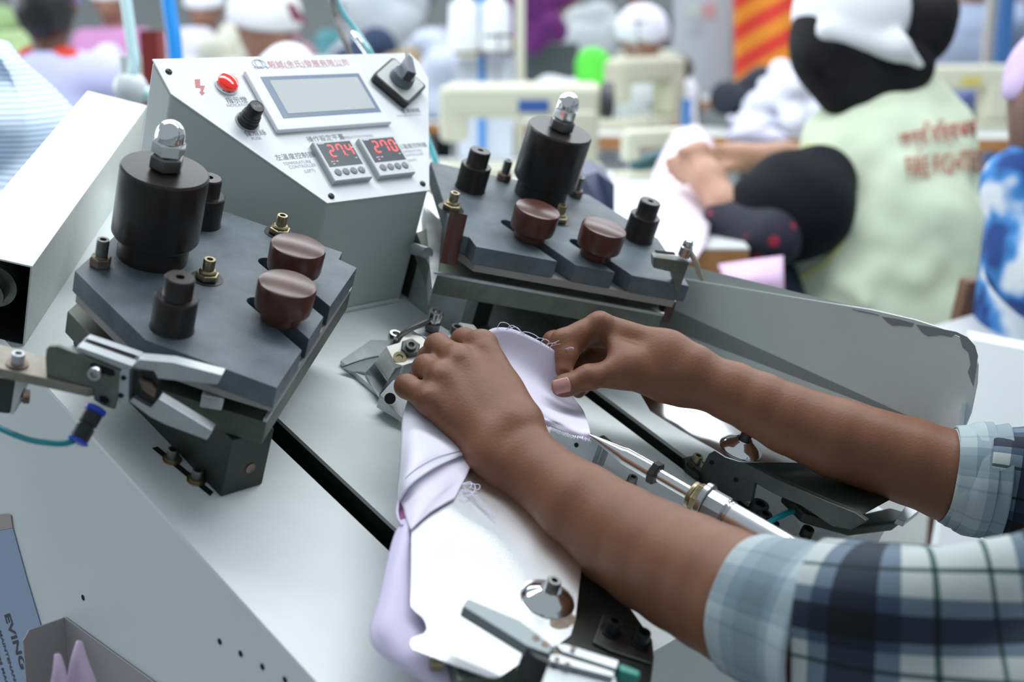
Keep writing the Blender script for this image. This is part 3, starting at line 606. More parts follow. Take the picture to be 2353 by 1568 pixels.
q = mz(906, 782, .028); b = nb(); lathe(b, q-Vector((0, 0, .02)), (0, 0, 1), [(.0045, 0), (.0045, .022)], 20); socket_head(b, q, (0, 0, 1), .0068, .008); t.part('socket_bolt', b, K['steel'])
q = mz(1043, 778, .040); b = nb(); socket_head(b, q, (0, 0, 1), .0062, .014); t.part('socket_bolt', b, K['dark_nut'])
b = nb(); tube(b, [mz(786, 844, .007), mz(812, 834, .007), mz(840, 826, .007), mz(870, 819, .007)], .0006, 6); t.part('thin_cable', b, K['black'])
# ---- small bracket right of the rod
t = T('stop_bracket', 'small steel stop bracket standing beside the pointed rod tip', 'bracket', (.10, -.03, 0), MW)
S5 = lambda x, y: (1280+x*.2635, 900+y*.2635)
b0 = Mz(1366, 1083, 0)
def on_x(px, py, x): return Mpl(px, py, (x, 0, 0), (1, 0, 0))
b = nb(); bx(b, b0.x-.010, b0.x-.003, b0.y, b0.y+.055, .0005, .034); t.part('side_plate', b, K['alu'], bevel=.0006)
b = nb(); bx(b, b0.x-.003, b0.x+.006, b0.y-.002, b0.y+.004, .0005, .030); t.part('end_plate', b, K['steel'], bevel=.0006)
b = nb(); bx(b, b0.x+.006, b0.x+.016, b0.y+.002, b0.y+.014, .0005, .028); t.part('clamp_block', b, K['alu'], bevel=.0006)
b = nb(); lathe(b, (b0.x+.016, b0.y+.008, .016), (1, 0, 0), [(.005, 0), (.005, .003), (.003, .0045), (0, .0045)], 20); t.part('side_screw', b, K['brass_nut'])
b = nb(); cyl(b, (b0.x-.0102, b0.y+.022, .018), (b0.x-.0108, b0.y+.022, .018), .0022); t.part('bore', b, K['void'])
t = T('guide_roller', 'small black and chrome roller showing below the cloth', 'roller', Mz(1248, 985, 0), MW)
q = Mz(1246, 968, .012); b = nb(); cyl(b, q+Vector((-.006, 0, 0)), q+Vector((.008, 0, 0)), .0075); t.part('wheel', b, K['black'], bevel=.001)
b = nb(); cyl(b, Mz(1252, 1000, .0005), Mz(1248, 975, .012), .0035); t.part('stem', b, K['chrome'])
# ================================================================ pointed pneumatic rod
t = T('pointed_rod', 'polished air cylinder rod with a conical tip clamping the cloth corner', 'pneumatic cylinder', (.0235, -.25, 0), MW)
r0, r1 = Pm(1356, 1001, 1.092), Pm(1790, 1252, 1.010)
ra = (r1-r0); RL = ra.length; ra.normalize()
def al(px, py):  # distance along the rod where it passes the given picture column
    best = min(np.linspace(0, RL, 400), key=lambda s: (lambda c: (CX+FPX*c.x/c.z-px)**2+(CY+FPX*c.y/c.z-py)**2)(CW.transposed() @ ((MW @ (r0+ra*s))-CO))); return best
s1, s2, s3, s4, s5, s6, s7 = al(1430, 1045), al(1497, 1082), al(1512, 1090), al(1592, 1136), al(1622, 1152), al(1660, 1176), al(1680, 1190)
b = nb(); lathe(b, r0, ra, [(.0012, 0), (.0022, .006), (.0068, s1), (.0078, s1+.004), (.0078, s2)], 36); t.part('conical_tip', b, K['chrome'])
b = nb(); hexn(b, r0+ra*s2, ra, .0104, s3-s2+.001, .3); t.part('black_nut', b, K['black'], bevel=.0004)
b = nb(); cyl(b, r0+ra*(s3), r0+ra*(s4+.004), .0056, n=30); t.part('piston_rod', b, K['chrome'])
b = nb(); lathe(b, r0+ra*(s4-.002), ra, [(.0105, 0), (.0115, .001), (.0115, .004)], 30); hexn(b, r0+ra*(s4+.002), ra, .0135, .0085, .2); t.part('end_nut', b, K['brass_nut'], bevel=.0004)
b = nb(); lathe(b, r0+ra*(s5-.004), ra, [(.0155, 0), (.0162, .0006), (.0162, .0050), (.0155, .0056)], 48); t.part('mounting_ring', b, K['steel'], label='knurled grey ring')
b = nb(); lathe(b, r0+ra*(s5+.0018), ra, [(.0135, 0), (.0135, s6-s5)], 10); t.part('front_collar', b, K['alu'], ang=25, bevel=.0004)
b = nb(); lathe(b, r0+ra*(s6+.0005), ra, [(.0125, 0), (.0125, .0024), (.0112, .0026), (.0112, .0042), (.0125, .0044), (.0125, .006)], 36); t.part('crimped_groove', b, K['steel'])
b = nb(); cyl(b, r0+ra*(s6+.006), r0+ra*(RL+.03), .0118, n=48); t.part('barrel', b, K['polished'])
b = nb(); e_ = r0+ra*(RL+.01); bx(b, e_.x-.012, e_.x+.012, e_.y-.012, e_.y+.012, .0005, e_.z-.009); t.part('mounting_foot', b, K['alu'], bevel=.001)
# ================================================================ front forming stations
def tmpl(pts, z): return [(Mz(*p, z).x, Mz(*p, z).y) for p in pts]
Z7 = lambda x, y: (820+x*.425, 1100+y*.425)
t = T('forming_station', 'polished steel collar template with a disc, nearest the camera', 'collar former', (-.15, -.2, 0), MW)
zt = .055
pts = [(945, 1216), (945, 1392), (953, 1403), (970, 1417), (980, 1432), (981, 1445), (974, 1457), (955, 1463), (945, 1468), (943, 1478), (950, 1493), (1040, 1527), (1120, 1556), (1139, 1558), (1150, 1555), (1190, 1528), (1245, 1500), (1290, 1477), (1312, 1460), (1323, 1420), (1337, 1300), (1310, 1260), (1279, 1205), (1200, 1130), (1120, 1070), (1060, 1060)]
b = nb(); prism(b, tmpl(pts, zt), zt-.0012, zt); t.part('template', b, K['polished'], bevel=.0003, label='mirror polished steel template')
c = Mz(1258, 1378, zt)
b = nb(); lathe(b, (c.x, c.y, zt+.0004), (0, 0, 1), [(.0205, 0), (.0200, .0012), (.0150, .0048), (.0085, .0090), (.0075, .0100)], 56, close=True); dsc = t.part('clamping_disc', b, K['chrome'], label='shallow chrome cone disc')
b = nb(); lathe(b, (c.x, c.y, zt+.0100), (0, 0, 1), [(.0055, 0), (.0055, .0080), (.0050, .0085), (.0026, .0085), (.0024, .004), (0, .004)], 28); t.part('socket_bolt', b, K['dark_nut'], dsc)
b = nb(); prism(b, [(c.x-.006+.012*math.cos(a), c.y-.0215+.0068*math.sin(a)) for a in np.linspace(0, 6.28, 20)[:-1]], zt+.0001, zt+.0004); t.part('slot', b, K['rusty'])
bs = [(1335, 1275), (1400, 1330), (1455, 1400), (1502, 1468), (1506, 1510), (1500, 1560), (1490, 1600), (1250, 1640), (1000, 1600), (990, 1540), (1100, 1480), (1290, 1400)]
b = nb(); prism(b, tmpl(bs, .034), .018, .034); t.part('base_casting', b, mat('dark_casting', (.10, .105, .095), .32, metal=.6, var=.35, vscale=25), bevel=.0035, segs=3)
b = nb(); prism(b, [(q.x, q.y) for q in (Mz(1000, 1540, .02), Mz(1180, 1500, .02), Mz(1250, 1600, .02), Mz(1030, 1640, .02))], .0005, .050); t.part('front_block', b, K['olive'], bevel=.001)
b = nb(); prism(b, tmpl([(1385, 1415), (1490, 1460), (1495, 1530), (1400, 1500), (1360, 1480)], .0345), .0342, .037); pt = t.part('recess_plate', b, K['dark_nut'], bevel=.001)
for q in ((1403, 1452), (1470, 1478)):
    p = Mz(*q, .0375); b = nb(); lathe(b, p, (0, 0, 1), [(.0075, 0), (.0075, .0012), (.0050, .0012)], 24); socket_head(b, p, (0, 0, 1), .0055, .0110); t.part('socket_bolt', b, K['black'], pt)
for q in ((990, 1524), (1228, 1525)):
    p = Mz(*q, .045); b = nb(); cyl(b, p, p+Vector((.006, -.004, 0)), .005); t.part('hinge_screw', b, K['brass_nut'])
for x_ in (-.165, -.128): b = nb(); bx(b, x_-.008, x_+.008, -.225, -.19, .0005, .0178); t.part('slide_foot', b, K['olive_dark'])
# second gripper
t = T('air_gripper', 'aluminium gripper whose single grey jaw crosses the polished template', 'gripper', Mz(1330, 1530, .085), MW)
zg = .088
def G2(x, y, z=zg): return Mz(*Z7(x, y), z)
def top(name, pts, thick, m, z=zg, parent=None, bevel=.0008, label=None):
    b = nb(); q = [G2(x, y, z) for x, y in pts]; slab(b, q, (0, 0, -thick)); return t.part(name, b, m, parent, bevel=bevel, label=label)
j = top('jaw', [(572, 690), (600, 648), (880, 765), (1060, 900), (1045, 950), (1000, 935), (920, 905)], .009, M('jaw_grey', (.24, .28, .29), .38, metal=.5), label='long grey tapered jaw')
for x, y in ((970, 862), (1020, 895)):
    b = nb(); lathe(b, G2(x, y), (0, 0, 1), [(.0026, 0), (.0026, .0006), (0, .0006)], 18); t.part('jaw_screw', b, K['rusty'], j)
top('hinge_block', [(905, 905), (1000, 930), (1045, 950), (1035, 1000), (960, 965)], .022, K['black'], zg-.002)
gb = top('gripper_body', [(1055, 950), (1390, 1050), (1430, 1180), (990, 1130)], .020, M('body_grey', (.42, .46, .46), .35, metal=.6), zg-.003)
top('slide_rail', [(1070, 890), (1130, 895), (1420, 985), (1405, 1030), (1110, 935)], .008, K['alu'], zg, gb)
top('slide_rail', [(1050, 948), (1090, 950), (1395, 1045), (1390, 1075), (1040, 985)], .006, K['alu'], zg+.001, gb)
top('rail_gap', [(1070, 915), (1110, 935), (1400, 1030), (1395, 1048), (1065, 945)], .008, K['rusty'], zg-.002, gb)
for x, y in ((1083, 978), (1140, 1005), (1065, 1020), (1175, 1038), (1170, 922)):
    b = nb(); lathe(b, G2(x, y, zg+(-.0028 if y > 1010 else .0011)), (0, 0, 1), [(.0020, 0), (.0020, .0003), (0, .0003)], 14); t.part('bore', b, K['rusty'], gb)
top('teal_fitting', [(1410, 1000), (1440, 1000), (1540, 1040), (1530, 1075), (1420, 1040)], .009, M('teal_green', (.03, .28, .22), .35), zg-.002, None, .002)
q = [G2(x, y, .06) for x, y in ((1100, 1010), (1350, 1060), (1400, 1200), (1080, 1150))]; b = nb(); slab(b, q, (0, 0, -.022)); t.part('mounting_post', b, K['olive_dark'])
# the matching far station
t = T('forming_station', 'dark steel template with a disc, lying under the far forearm', 'collar former', (.2, -.15, 0), MW)
zt = .055
pts = [(1450, 868), (1493, 942), (1560, 985), (1640, 1032), (1668, 1050), (1700, 1060), (1740, 1062), (1900, 1066), (1980, 1100), (1960, 1000), (1850, 960), (1700, 905), (1560, 870)]
b = nb(); prism(b, tmpl(pts, zt), zt-.0012, zt); t.part('template', b, K['polished'], bevel=.0003, label='polished steel template reflecting the arm')
c = Mz(1702, 1030, zt)
b = nb(); lathe(b, (c.x, c.y, zt+.0004), (0, 0, 1), [(.0205, 0), (.0200, .0012), (.0150, .0048), (.0085, .0090), (.0075, .0100)], 56); dsc = t.part('clamping_disc', b, K['chrome'])
b = nb(); lathe(b, (c.x, c.y, zt+.0100), (0, 0, 1), [(.0055, 0), (.0055, .0080), (.0050, .0085), (.0026, .0085), (.0024, .004), (0, .004)], 28); t.part('socket_bolt', b, K['black'], dsc)
# upright side casting: seen as the dark plate between template and table
xs_ = .188
def sx_(px, py): return Mpl(px, py, (xs_, -.1, 0), (1, 0, 0))
C5 = [(1100, 690), (1140, 575), (1240, 690), (1320, 545), (1400, 500), (1500, 545), (1900, 760), (2353, 960), (2600, 1060), (2700, 1130), (2560, 1210), (2400, 1180), (2130, 1000), (1900, 900), (1720, 800), (1690, 960), (1500, 960), (1300, 870)]
b = nb(); slab(b, [sx_(*S5(*p)) for p in C5], (.006, 0, 0)); t.part('side_casting', b, mat('casting_grey', (.085, .09, .085), .42, metal=.5, var=.3, vscale=22), bevel=.001)
b = nb(); slab(b, [sx_(*S5(*p))+Vector((.0062, 0, 0)) for p in ((1400, 500), (1500, 545), (1900, 760), (2353, 960), (2600, 1060), (2640, 1095), (2353, 985), (1900, 785), (1490, 568))], (.05, 0, 0)); t.part('top_flange', b, K['olive_dark'], bevel=.001)
for q in ((1350, 620), (1560, 770)): p = sx_(*S5(*q)); b = nb(); cyl(b, p-Vector((.0003, 0, 0)), p-Vector((.0009, 0, 0)), .0022); t.part('bore', b, K['void'])
p = Mz(1598, 1075, .0005); b = nb(); prism(b, [(p.x-.018, p.y-.016), (p.x+.006, p.y-.016), (p.x+.012, p.y+.010), (p.x-.006, p.y+.013), (p.x-.018, p.y)], .0005, .006); ft = t.part('foot', b, K['olive_dark'], bevel=.001)
b = nb(); lathe(b, (p.x-.004, p.y, .006), (0, 0, 1), [(.0080, 0), (.0080, .0014), (.0060, .0014)], 24); socket_head(b, (p.x-.004, p.y, .0074), (0, 0, 1), .0052, .009); t.part('socket_bolt', b, K['brass_nut'], ft)
for q, r in (((1740, 1175), .009), ((1752, 1198), .007), ((1770, 1218), .006), ((1850, 1232), .006)):
    p = Mz(*q, .004); b = nb(); socket_head(b, p, (0, 0, 1), r, .009); t.part('bolt', b, K['black'])
b = nb(); tube(b, [Mz(1755, 1208, .012), Mz(1790, 1188, .02), Mz(1820, 1176, .022), Mz(1860, 1172, .022), Mz(1920, 1176, .018)], .0028, 10); t.part('air_hose', b, K['teal_hose'], label='teal hose loop')
b = nb(); slab(b, [Mz(*q, .03) for q in ((1860, 1120), (1885, 1160), (1990, 1178), (2045, 1165), (2090, 1178), (2060, 1200), (1960, 1212), (1850, 1180), (1800, 1130))], (0, 0, -.012)); t.part('end_casting', b, K['olive_dark'], bevel=.003)
b = nb(); slab(b, [Mz(*q, .042) for q in ((2085, 1158), (2115, 1172), (2080, 1200), (2060, 1192))], (0, 0, -.006)); t.part('end_fitting', b, K['alu'], bevel=.0006)
# ================================================================ notices, tray, collars
sx0 = XL-.0006
def sd(px, py, off=0.0): return Mpl(px, py, (sx0-off, 0, 0), (1, 0, 0))
t = T('instruction_notice', 'pale blue paper notice with dark lettering stuck low on the machine side', 'notice', sd(30, 1350), MW)
b = nb(); slab(b, [sd(-60, 1232), sd(30, 1214), sd(62, 1330), sd(92, 1430), sd(150, 1650), sd(-60, 1650)], (-.0005, 0, 0)); t.part('paper', b, mat('notice_blue', (.29, .38, .56), .5), smooth=False)
b = nb(); slab(b, [sd(-60, 1190), sd(18, 1181), (sd(26, 1184)), sd(30, 1213), sd(-60, 1231)], (-.0007, 0, 0)); t.part('brown_tape', b, mat('tape', (.38, .33, .31), .5), smooth=False, label='torn strip of brown tape')
u_ = (sd(34, 1500)-sd(8, 1415)).normalized(); v_ = Vector((-1, 0, 0)).cross(u_).normalized()
b = nb(); ink = mat('ink', (.03, .035, .05), .6)
for s_, z_, q_ in (('EVING', .0195, (9, 1412)), ('MAINTENANCE', .0088, (-4, 1450)), ('PRESS MACHINE', .0088, (-15, 1480))): BOLD[0] = .03; b = nb(); put_text(b, s_, z_, sd(*q_, .0008), u_, v_); t.part('lettering', b, ink, smooth=False)
BOLD[0] = 0.0
ty = [sd(40, 1568), sd(150, 1418), sd(380, 1585)]
t = T('parts_tray', 'open grey-beige metal tray hooked on the machine side, holding pink collars', 'tray', sd(200, 1568), MW)
tm = mat('tray_paint', (.36, .33, .34), .5, var=.04)
A_, B_ = sd(150, 1418), sd(390, 1592); dn = (B_-A_).normalized(); dw = Vector((0, dn.z, -dn.y)).normalized()
if dw.z > 0: dw = -dw
xo = Vector((-.040, 0, 0))
b = nb(); slab(b, [A_, B_, B_+dw*.10, A_+dw*.10], (-.0015, 0, 0)); t.part('back_wall', b, tm, smooth=False)
b = nb(); slab(b, [A_+Vector((-.0016, 0, 0)), A_+xo*.85, A_+xo+dw*.008, A_+xo+dw*.10, A_+dw*.10+Vector((-.0016, 0, 0))], dn*.0015); t.part('end_wall', b, tm, smooth=False)
b = nb(); slab(b, [A_+dw*.10, B_+dw*.10, B_+dw*.10+xo, A_+dw*.10+xo], -dw*.0015); t.part('bottom', b, tm, smooth=False)
b = nb(); slab(b, [A_+Vector((-.0005, 0, 0)), B_+Vector((-.0005, 0, 0)), B_+Vector((-.0022, 0, 0))-dw*.0012, A_+Vector((-.0022, 0, 0))-dw*.0012], dw*.0004); t.part('rim', b, mat('rim_pale', (.56, .58, .53), .4), smooth=False)
def collar(tip, base_l, base_r, dep, lab):
    tp = P(*tip, dep); L_ = [P(*q, dep-.004) for q in base_l]; R_ = [P(*q, dep+.004) for q in base_r]
    mid = [(a+c)/2+(CO-(a+c)/2).normalized()*.007 for a, c in zip(L_, R_)]
    e = P(tip[0]-4, tip[1]+2, dep); e2 = P(tip[0]+5, tip[1]+3, dep)
    bk = [(a+c)/2-(CO-(a+c)/2).normalized()*.006 for a, c in zip(L_, R_)]
    g = [[e, tp+(CO-tp).normalized()*.002, e2]]+[[a, m_, c] for a, m_, c in zip(L_, mid, R_)]
    b = sheet(g, 5); q = tp+Vector((0, 0, 0)); single('shirt_collar', lab, 'collar', b, K['lilac_cloth'] if 0 else K['pink_cloth2'], q, ID, group='pink collars in the tray', solid=.0022)
M('pink_cloth2', (.60, .47, .64), .7, bump=.2, bscale=1200)
collar((182, 1473), [(165, 1515), (155, 1570), (150, 1660)], [(200, 1520), (222, 1575), (250, 1660)], .945, 'taller pink pointed collar standing in the tray, right one')
collar((132, 1503), [(124, 1540), (116, 1585), (105, 1660)], [(148, 1540), (158, 1590), (165, 1660)], .932, 'shorter pink pointed collar in the tray, left one')
# ================================================================ operator
def C(a, b, ra, rb, k=None):
    q = ['c', P(*a), P(*b), ra, rb]
    return tuple(q+[k]) if k else tuple(q)
def chain(js, rs, k=None): return [C(js[i], js[i+1], rs[i], rs[i+1], k) for i in range(len(js)-1)]
op = T('person', 'operator in a plaid shirt with rolled sleeves, bare forearms reaching over the machine', 'person', c2w((.62, .45, 1.0)))
# --- near (left) hand: back of the hand up, fingers curled over the fixture
mI, mM, mR, mL = (1106, 797, 1.118), (1052, 826, 1.098), (1012, 866, 1.078), (984, 918, 1.062)
wI, wM, wR, wL = (1190, 985, 1.060), (1165, 1000, 1.052), (1140, 1018, 1.048), (1118, 1030, 1.048)
near = []
near += [C(wI, mI, .0145, .0135), C(wM, mM, .0140, .0128), C(wR, mR, .0135, .0122), C(wL, mL, .0130, .0112)]
near += chain([mI, (1066, 783, 1.146), (1050, 806, 1.168), (1055, 840, 1.172)], [.0128, .0108, .0095, .0080], .006)
near += chain([mM, (1006, 797, 1.130), (985, 822, 1.158), (1000, 858, 1.165)], [.0125, .0112, .0098, .0082], .006)
near += chain([mR, (978, 845, 1.108), (966, 868, 1.135), (985, 893, 1.145)], [.0120, .0108, .0094, .0080], .006)
near += chain([mL, (934, 888, 1.080), (944, 892, 1.104), (972, 884, 1.118)], [.0108, .0095, .0082, .0072], .006)
near += [C((1160, 905, 1.100), (1125, 890, 1.110), .014, .012), C((1188, 975, 1.08), (1164, 905, 1.120), .0140, .0120), C((1164, 905, 1.120), (1135, 855, 1.142), .0115, .0095), C((1100, 940, 1.09), (1060, 900, 1.10), .012, .012)]
# knuckle heads and tendons
near += [C(mI, (1112, 806, 1.108), .0100, .006, .012), C((1050, 828, 1.086), (1052, 832, 1.086), .0050, .004, .014), C((1010, 868, 1.067), (1012, 872, 1.067), .0045, .004, .014), C((984, 916, 1.053), (986, 920, 1.052), .0040, .003, .012)]
near += [C((1058, 845, 1.088), (1140, 985, 1.045), .0040, .0040, .014), C((1018, 888, 1.070), (1122, 1000, 1.040), .0036, .0040, .014), C((1112, 820, 1.106), (1172, 960, 1.050), .0040, .0050, .014)]
near += [C((1080, 860, 1.094), (1160, 985, 1.060), .0120, .0135, .014), C((1040, 890, 1.080), (1140, 1000, 1.056), .0115, .0130, .014), C((1010, 925, 1.068), (1120, 1015, 1.054), .0105, .0125, .014), C((1132, 850, 1.112), (1198, 965, 1.072), .0125, .0165, .014)]
# wrist and forearm
near = chain([(1165, 1022, 1.052), (1205, 1068, 1.044), (1250, 1104, 1.033), (1335, 1168, 1.008), (1425, 1232, .985), (1500, 1277, .963), (1575, 1316, .940), (1650, 1354, .917), (1715, 1388, .895), (1900, 1450, .845), (1960, 1462, .833)], [.0205, .0275, .0305, .0355, .0395, .0420, .0440, .0455, .0460, .0450, .041], .004)+near
near += [C((1190, 1000, 1.058), (1215, 1035, 1.052), .0180, .0170, .02), C((1128, 1040, 1.048), (1160, 1072, 1.040), .0170, .0165, .02), C((1120, 1052, 1.034), (1124, 1056, 1.034), .0075, .007, .02)]
# --- far (right) hand: pinching the cloth between thumb and fingers
fI, fM, fR, fL = (1377, 748, 1.190), (1392, 768, 1.212), (1400, 795, 1.232), (1402, 822, 1.248)
far = []
far += [C((1535, 808, 1.195), fI, .0170, .0122), C((1535, 825, 1.208), fM, .0170, .0125), C((1532, 842, 1.222), fR, .0165, .0120), C((1520, 855, 1.232), fL, .0155, .0110)]
far += chain([fI, (1292, 783, 1.178), (1300, 818, 1.172), (1296, 850, 1.166)], [.0120, .0102, .0092, .0080], .005)
far += [C((1345, 775, 1.183), (1315, 800, 1.180), .0098, .0085, .010)]
far += chain([fM, (1272, 786, 1.205), (1285, 828, 1.198), (1300, 872, 1.186)], [.0125, .0100, .0092, .0080], .005)
far += chain([fR, (1335, 838, 1.222), (1325, 868, 1.212), (1318, 890, 1.198)], [.0120, .0105, .0094, .0080], .005)
far += chain([fL, (1352, 860, 1.232), (1338, 885, 1.222), (1329, 899, 1.210)], [.0108, .0092, .0080, .0070], .005)
far += [C((1520, 868, 1.190), (1425, 852, 1.168), .0215, .0142, .018), C((1425, 852, 1.168), (1352, 868, 1.152), .0140, .0108, .014), C((1352, 868, 1.152), (1300, 886, 1.145), .0106, .0092, .006), C((1300, 886, 1.145), (1289, 889, 1.144), .0094, .0088, .006),
        C((1352, 867, 1.147), (1349, 868, 1.147), .0084, .007, .008), C((1500, 820, 1.185), (1450, 830, 1.175), .012, .010, .014), C((1405, 790, 1.178), (1440, 835, 1.168), .0062, .0085, .016)]
far += [('-e', P(1369, 806, 1.172), (.0075, .0130, .012), None, .010)]
far += [C((1380, 740, 1.180), (1384, 742, 1.180), .0075, .0065, .010)]
far = chain([(1530, 838, 1.198), (1590, 866, 1.192), (1680, 900, 1.185), (1750, 932, 1.180), (1812, 963, 1.175), (1925, 1008, 1.165), (2090, 1060, 1.158), (2185, 1094, 1.152), (2420, 1130, 1.14)], [.0210, .0245, .0275, .0298, .0322, .0365, .0390, .0410, .043], .004)+far
far += [C((1535, 812, 1.195), (1585, 838, 1.190), .0165, .0170, .02), C((1530, 860, 1.200), (1575, 882, 1.195), .0165, .0165, .02)]
body = blob_mesh([(near, .00155, .010), (far, .00155, .008)], 'body', K['skin'], op.loc, 3); body.parent = op.o
# skin creases are carved as fine geometry over the thumb joint; nails are parts of their own
def nail(c, across, along, out, sx, sy, parent, nm='thumbnail'):
    across, along = Vector(across).normalized(), Vector(along).normalized(); out = Vector(out).normalized(); g = []
    for i in range(7):
        row = []
        for j in range(7):
            a, l = (j/3-1), (i/3-1); rr = 1-.18*abs(a)**3
            row.append(Vector(c)+across*a*sx+along*l*sy*rr-out*(.0020*a*a+.0006*max(0, l)**2)*(sx/.0065))
        g.append(row)
    b = sheet(g, 2); o = op.part(nm, b, K['nail'], parent, solid=.0007, ang=60); return o
tocam = (CO-P(1293, 888, 1.14)).normalized(); al_ = (P(1270, 893, 1.14)-P(1330, 878, 1.14)).normalized(); ac_ = tocam.cross(al_)
nail(P(1291, 887, 1.1336), ac_+tocam*.0, al_, tocam, .0064, .0078, body)
# --- shirt: plaid sleeves rolled up to the elbow and the torso beyond the frame
def plaid(name, light):
    m = bpy.data.materials.new(name); m.use_nodes = True; nt = m.node_tree; b = nt.nodes['Principled BSDF']; b.inputs['Roughness'].default_value = .85
    uv = nt.nodes.new('ShaderNodeTexCoord'); sp = nt.nodes.new('ShaderNodeSeparateXYZ'); nt.links.new(uv.outputs['UV'], sp.inputs[0])
    def math_(op_, a, bb=None):
        n = nt.nodes.new('ShaderNodeMath'); n.operation = op_
        for i, q in enumerate((a, bb)):
            if q is None: continue
            if isinstance(q, (int, float)): n.inputs[i].default_value = q
            else: nt.links.new(q, n.inputs[i])
        return n.outputs[0]
    def band(src, off, stops):
        f = math_('FRACT', math_('ADD', src, off)); r = nt.nodes.new('ShaderNodeValToRGB'); r.color_ramp.interpolation = 'CONSTANT'
        el = r.color_ramp.elements; el[0].position = 0; el[0].color = (*stops[0][1], 1); el[1].position = stops[1][0]; el[1].color = (*stops[1][1], 1)
        for p, c in stops[2:]: e = el.new(p); e.color = (*c, 1)
        nt.links.new(f, r.inputs['Fac']); return r.outputs['Color']
    if light: W_, G_, D_, N_ = (.62, .68, .70), (.42, .50, .55), (.36, .43, .47), (.50, .57, .60)
    else: W_, G_, D_, N_ = (.66, .70, .69), (.17, .23, .31), (.020, .030, .060), (.07, .14, .13)
    st = [(0, W_), (.24, N_), (.27, W_), (.42, G_), (.52, D_), (.70, G_), (.78, W_), (.90, N_), (.93, W_)]
    A = band(sp.outputs[0], 0.0, st); B = band(sp.outputs[1], .3, st)
    mx = nt.nodes.new('ShaderNodeMix'); mx.data_type = 'RGBA'; mx.blend_type = 'MULTIPLY'; mx.inputs[0].default_value = 1
    nt.links.new(A, mx.inputs[6]); nt.links.new(B, mx.inputs[7])
    ga = nt.nodes.new('ShaderNodeGamma'); ga.inputs[1].default_value = .95; nt.links.new(mx.outputs[2], ga.inputs[0]); nt.links.new(ga.outputs[0], b.inputs['Base Color'])
    n2 = nt.nodes.new('ShaderNodeTexNoise'); n2.inputs['Scale'].default_value = 1400; nt.links.new(uv.outputs['Object'], n2.inputs['Vector'])
    bp = nt.nodes.new('ShaderNodeBump'); bp.inputs['Strength'].default_value = .3; bp.inputs['Distance'].default_value = .0006; nt.links.new(n2.outputs['Fac'], bp.inputs['Height']); nt.links.new(bp.outputs['Normal'], b.inputs['Normal'])
    return m
PL, PLC = plaid('plaid_cloth', False), plaid('plaid_cloth_reverse', True)
def sleeve(bm, path, rad, wr, nseg=56, nl=90, us=3.0, vs=9.0, seed=0, uoff=0.0):
    """path: 3D points, rad: radii at them; wr(t,a): extra radius"""
    pts = spline(path, 16); N_ = len(pts); uv = bm.loops.layers.uv.verify(); prev = None; rows = []; dist = 0
    for i, p in enumerate(pts):
        tt = i/(N_-1); tg = (pts[min(i+1, N_-1)]-pts[max(i-1, 0)]).normalized()
        u = basis(tg)[0] if prev is None else (prev-tg*prev.dot(tg)).normalized(); prev = u; v = tg.cross(u)
        x = tt*(len(rad)-1); k_ = min(int(x), len(rad)-2); r = rad[k_]+(rad[k_+1]-rad[k_])*(x-k_)
        if i: dist += (p-pts[i-1]).length
        rows.append(([bm.verts.new(p+(u*math.cos(a)+v*math.sin(a))*(r+wr(dist, a))) for a in [2*math.pi*k/nseg for k in range(nseg)]], dist))
    for (A, da), (B, db) in zip(rows, rows[1:]):
        for k in range(nseg):
            f = bm.faces.new((A[k], A[(k+1) % nseg], B[(k+1) % nseg], B[k]))
            for l, q in zip(f.loops, ((k, da), (k+1, da), (k+1, db), (k, db))): l[uv].uv = (q[0]/nseg*us+uoff, q[1]*vs)
def folds(seed, amp, fx=5, fl=45):
    rnd = random.Random(seed); W_ = [(rnd.uniform(.4, 1)*amp, rnd.choice([1, 2, 3, 4, fx]), rnd.uniform(.3, 1)*fl, rnd.uniform(0, 6.28)) for _ in range(6)]
    return lambda d, a: sum(A*math.sin(n*a+f*d+ph) for A, n, f, ph in W_)
shN = [P(1880, 1445, .845), P(2050, 1475, .820), P(2260, 1478, .81), P(2480, 1450, .80), P(2800, 1300, .80), c2w((.62, .03, .82))]
shF = [P(2270, 1105, 1.145), P(2400, 1120, 1.13), P(2560, 1080, 1.11), c2w((.62, .05, 1.10)), c2w((.74, -.06, 1.10))]
b = nb(); sleeve(b, shN, [.058, .062, .064, .066, .072, .085], folds(3, .0034, 4, 32), us=4, vs=9)
shirt = op.part('shirt', b, PL, solid=.0012, ang=80, label='green, navy and white plaid shirt')
b = nb(); sleeve(b, shF, [.046, .054, .060, .066, .075], folds(5, .0018), us=4, vs=10, uoff=.3); op.part('far_sleeve', b, PL, shirt, solid=.0012, ang=80)
def cuff(nm, p0, p1, r0, r1, seed, us, amp=.0006, **k):
    b = nb(); sleeve(b, [p0, p0.lerp(p1, .5), p1], [r0*.93, r0, r0*1.02, r1], folds(seed, amp, 6, 90), us=us, vs=9, **k)
    return op.part(nm, b, PLC, shirt, solid=.0028, ang=80, label='pale rolled-up cuff')
cuff('rolled_cuff', P(1722, 1388, .892), P(1925, 1460, .842), .0525, .0615, 11, 4, .00030)
cuff('rolled_cuff', P(1745, 1395, .887), P(1895, 1450, .85), .0495, .056, 12, 4, .0003)
cuff('rolled_cuff', P(2184, 1094, 1.150), P(2300, 1110, 1.142), .0475, .0530, 21, 4, .0006)
cuff('rolled_cuff', P(2176, 1092, 1.150), P(2240, 1104, 1.147), .0440, .0490, 22, 4, .0005)
cuff('rolled_cuff', P(2205, 1098, 1.149), P(2262, 1106, 1.146), .0490, .0505, 23, 4, .0007)
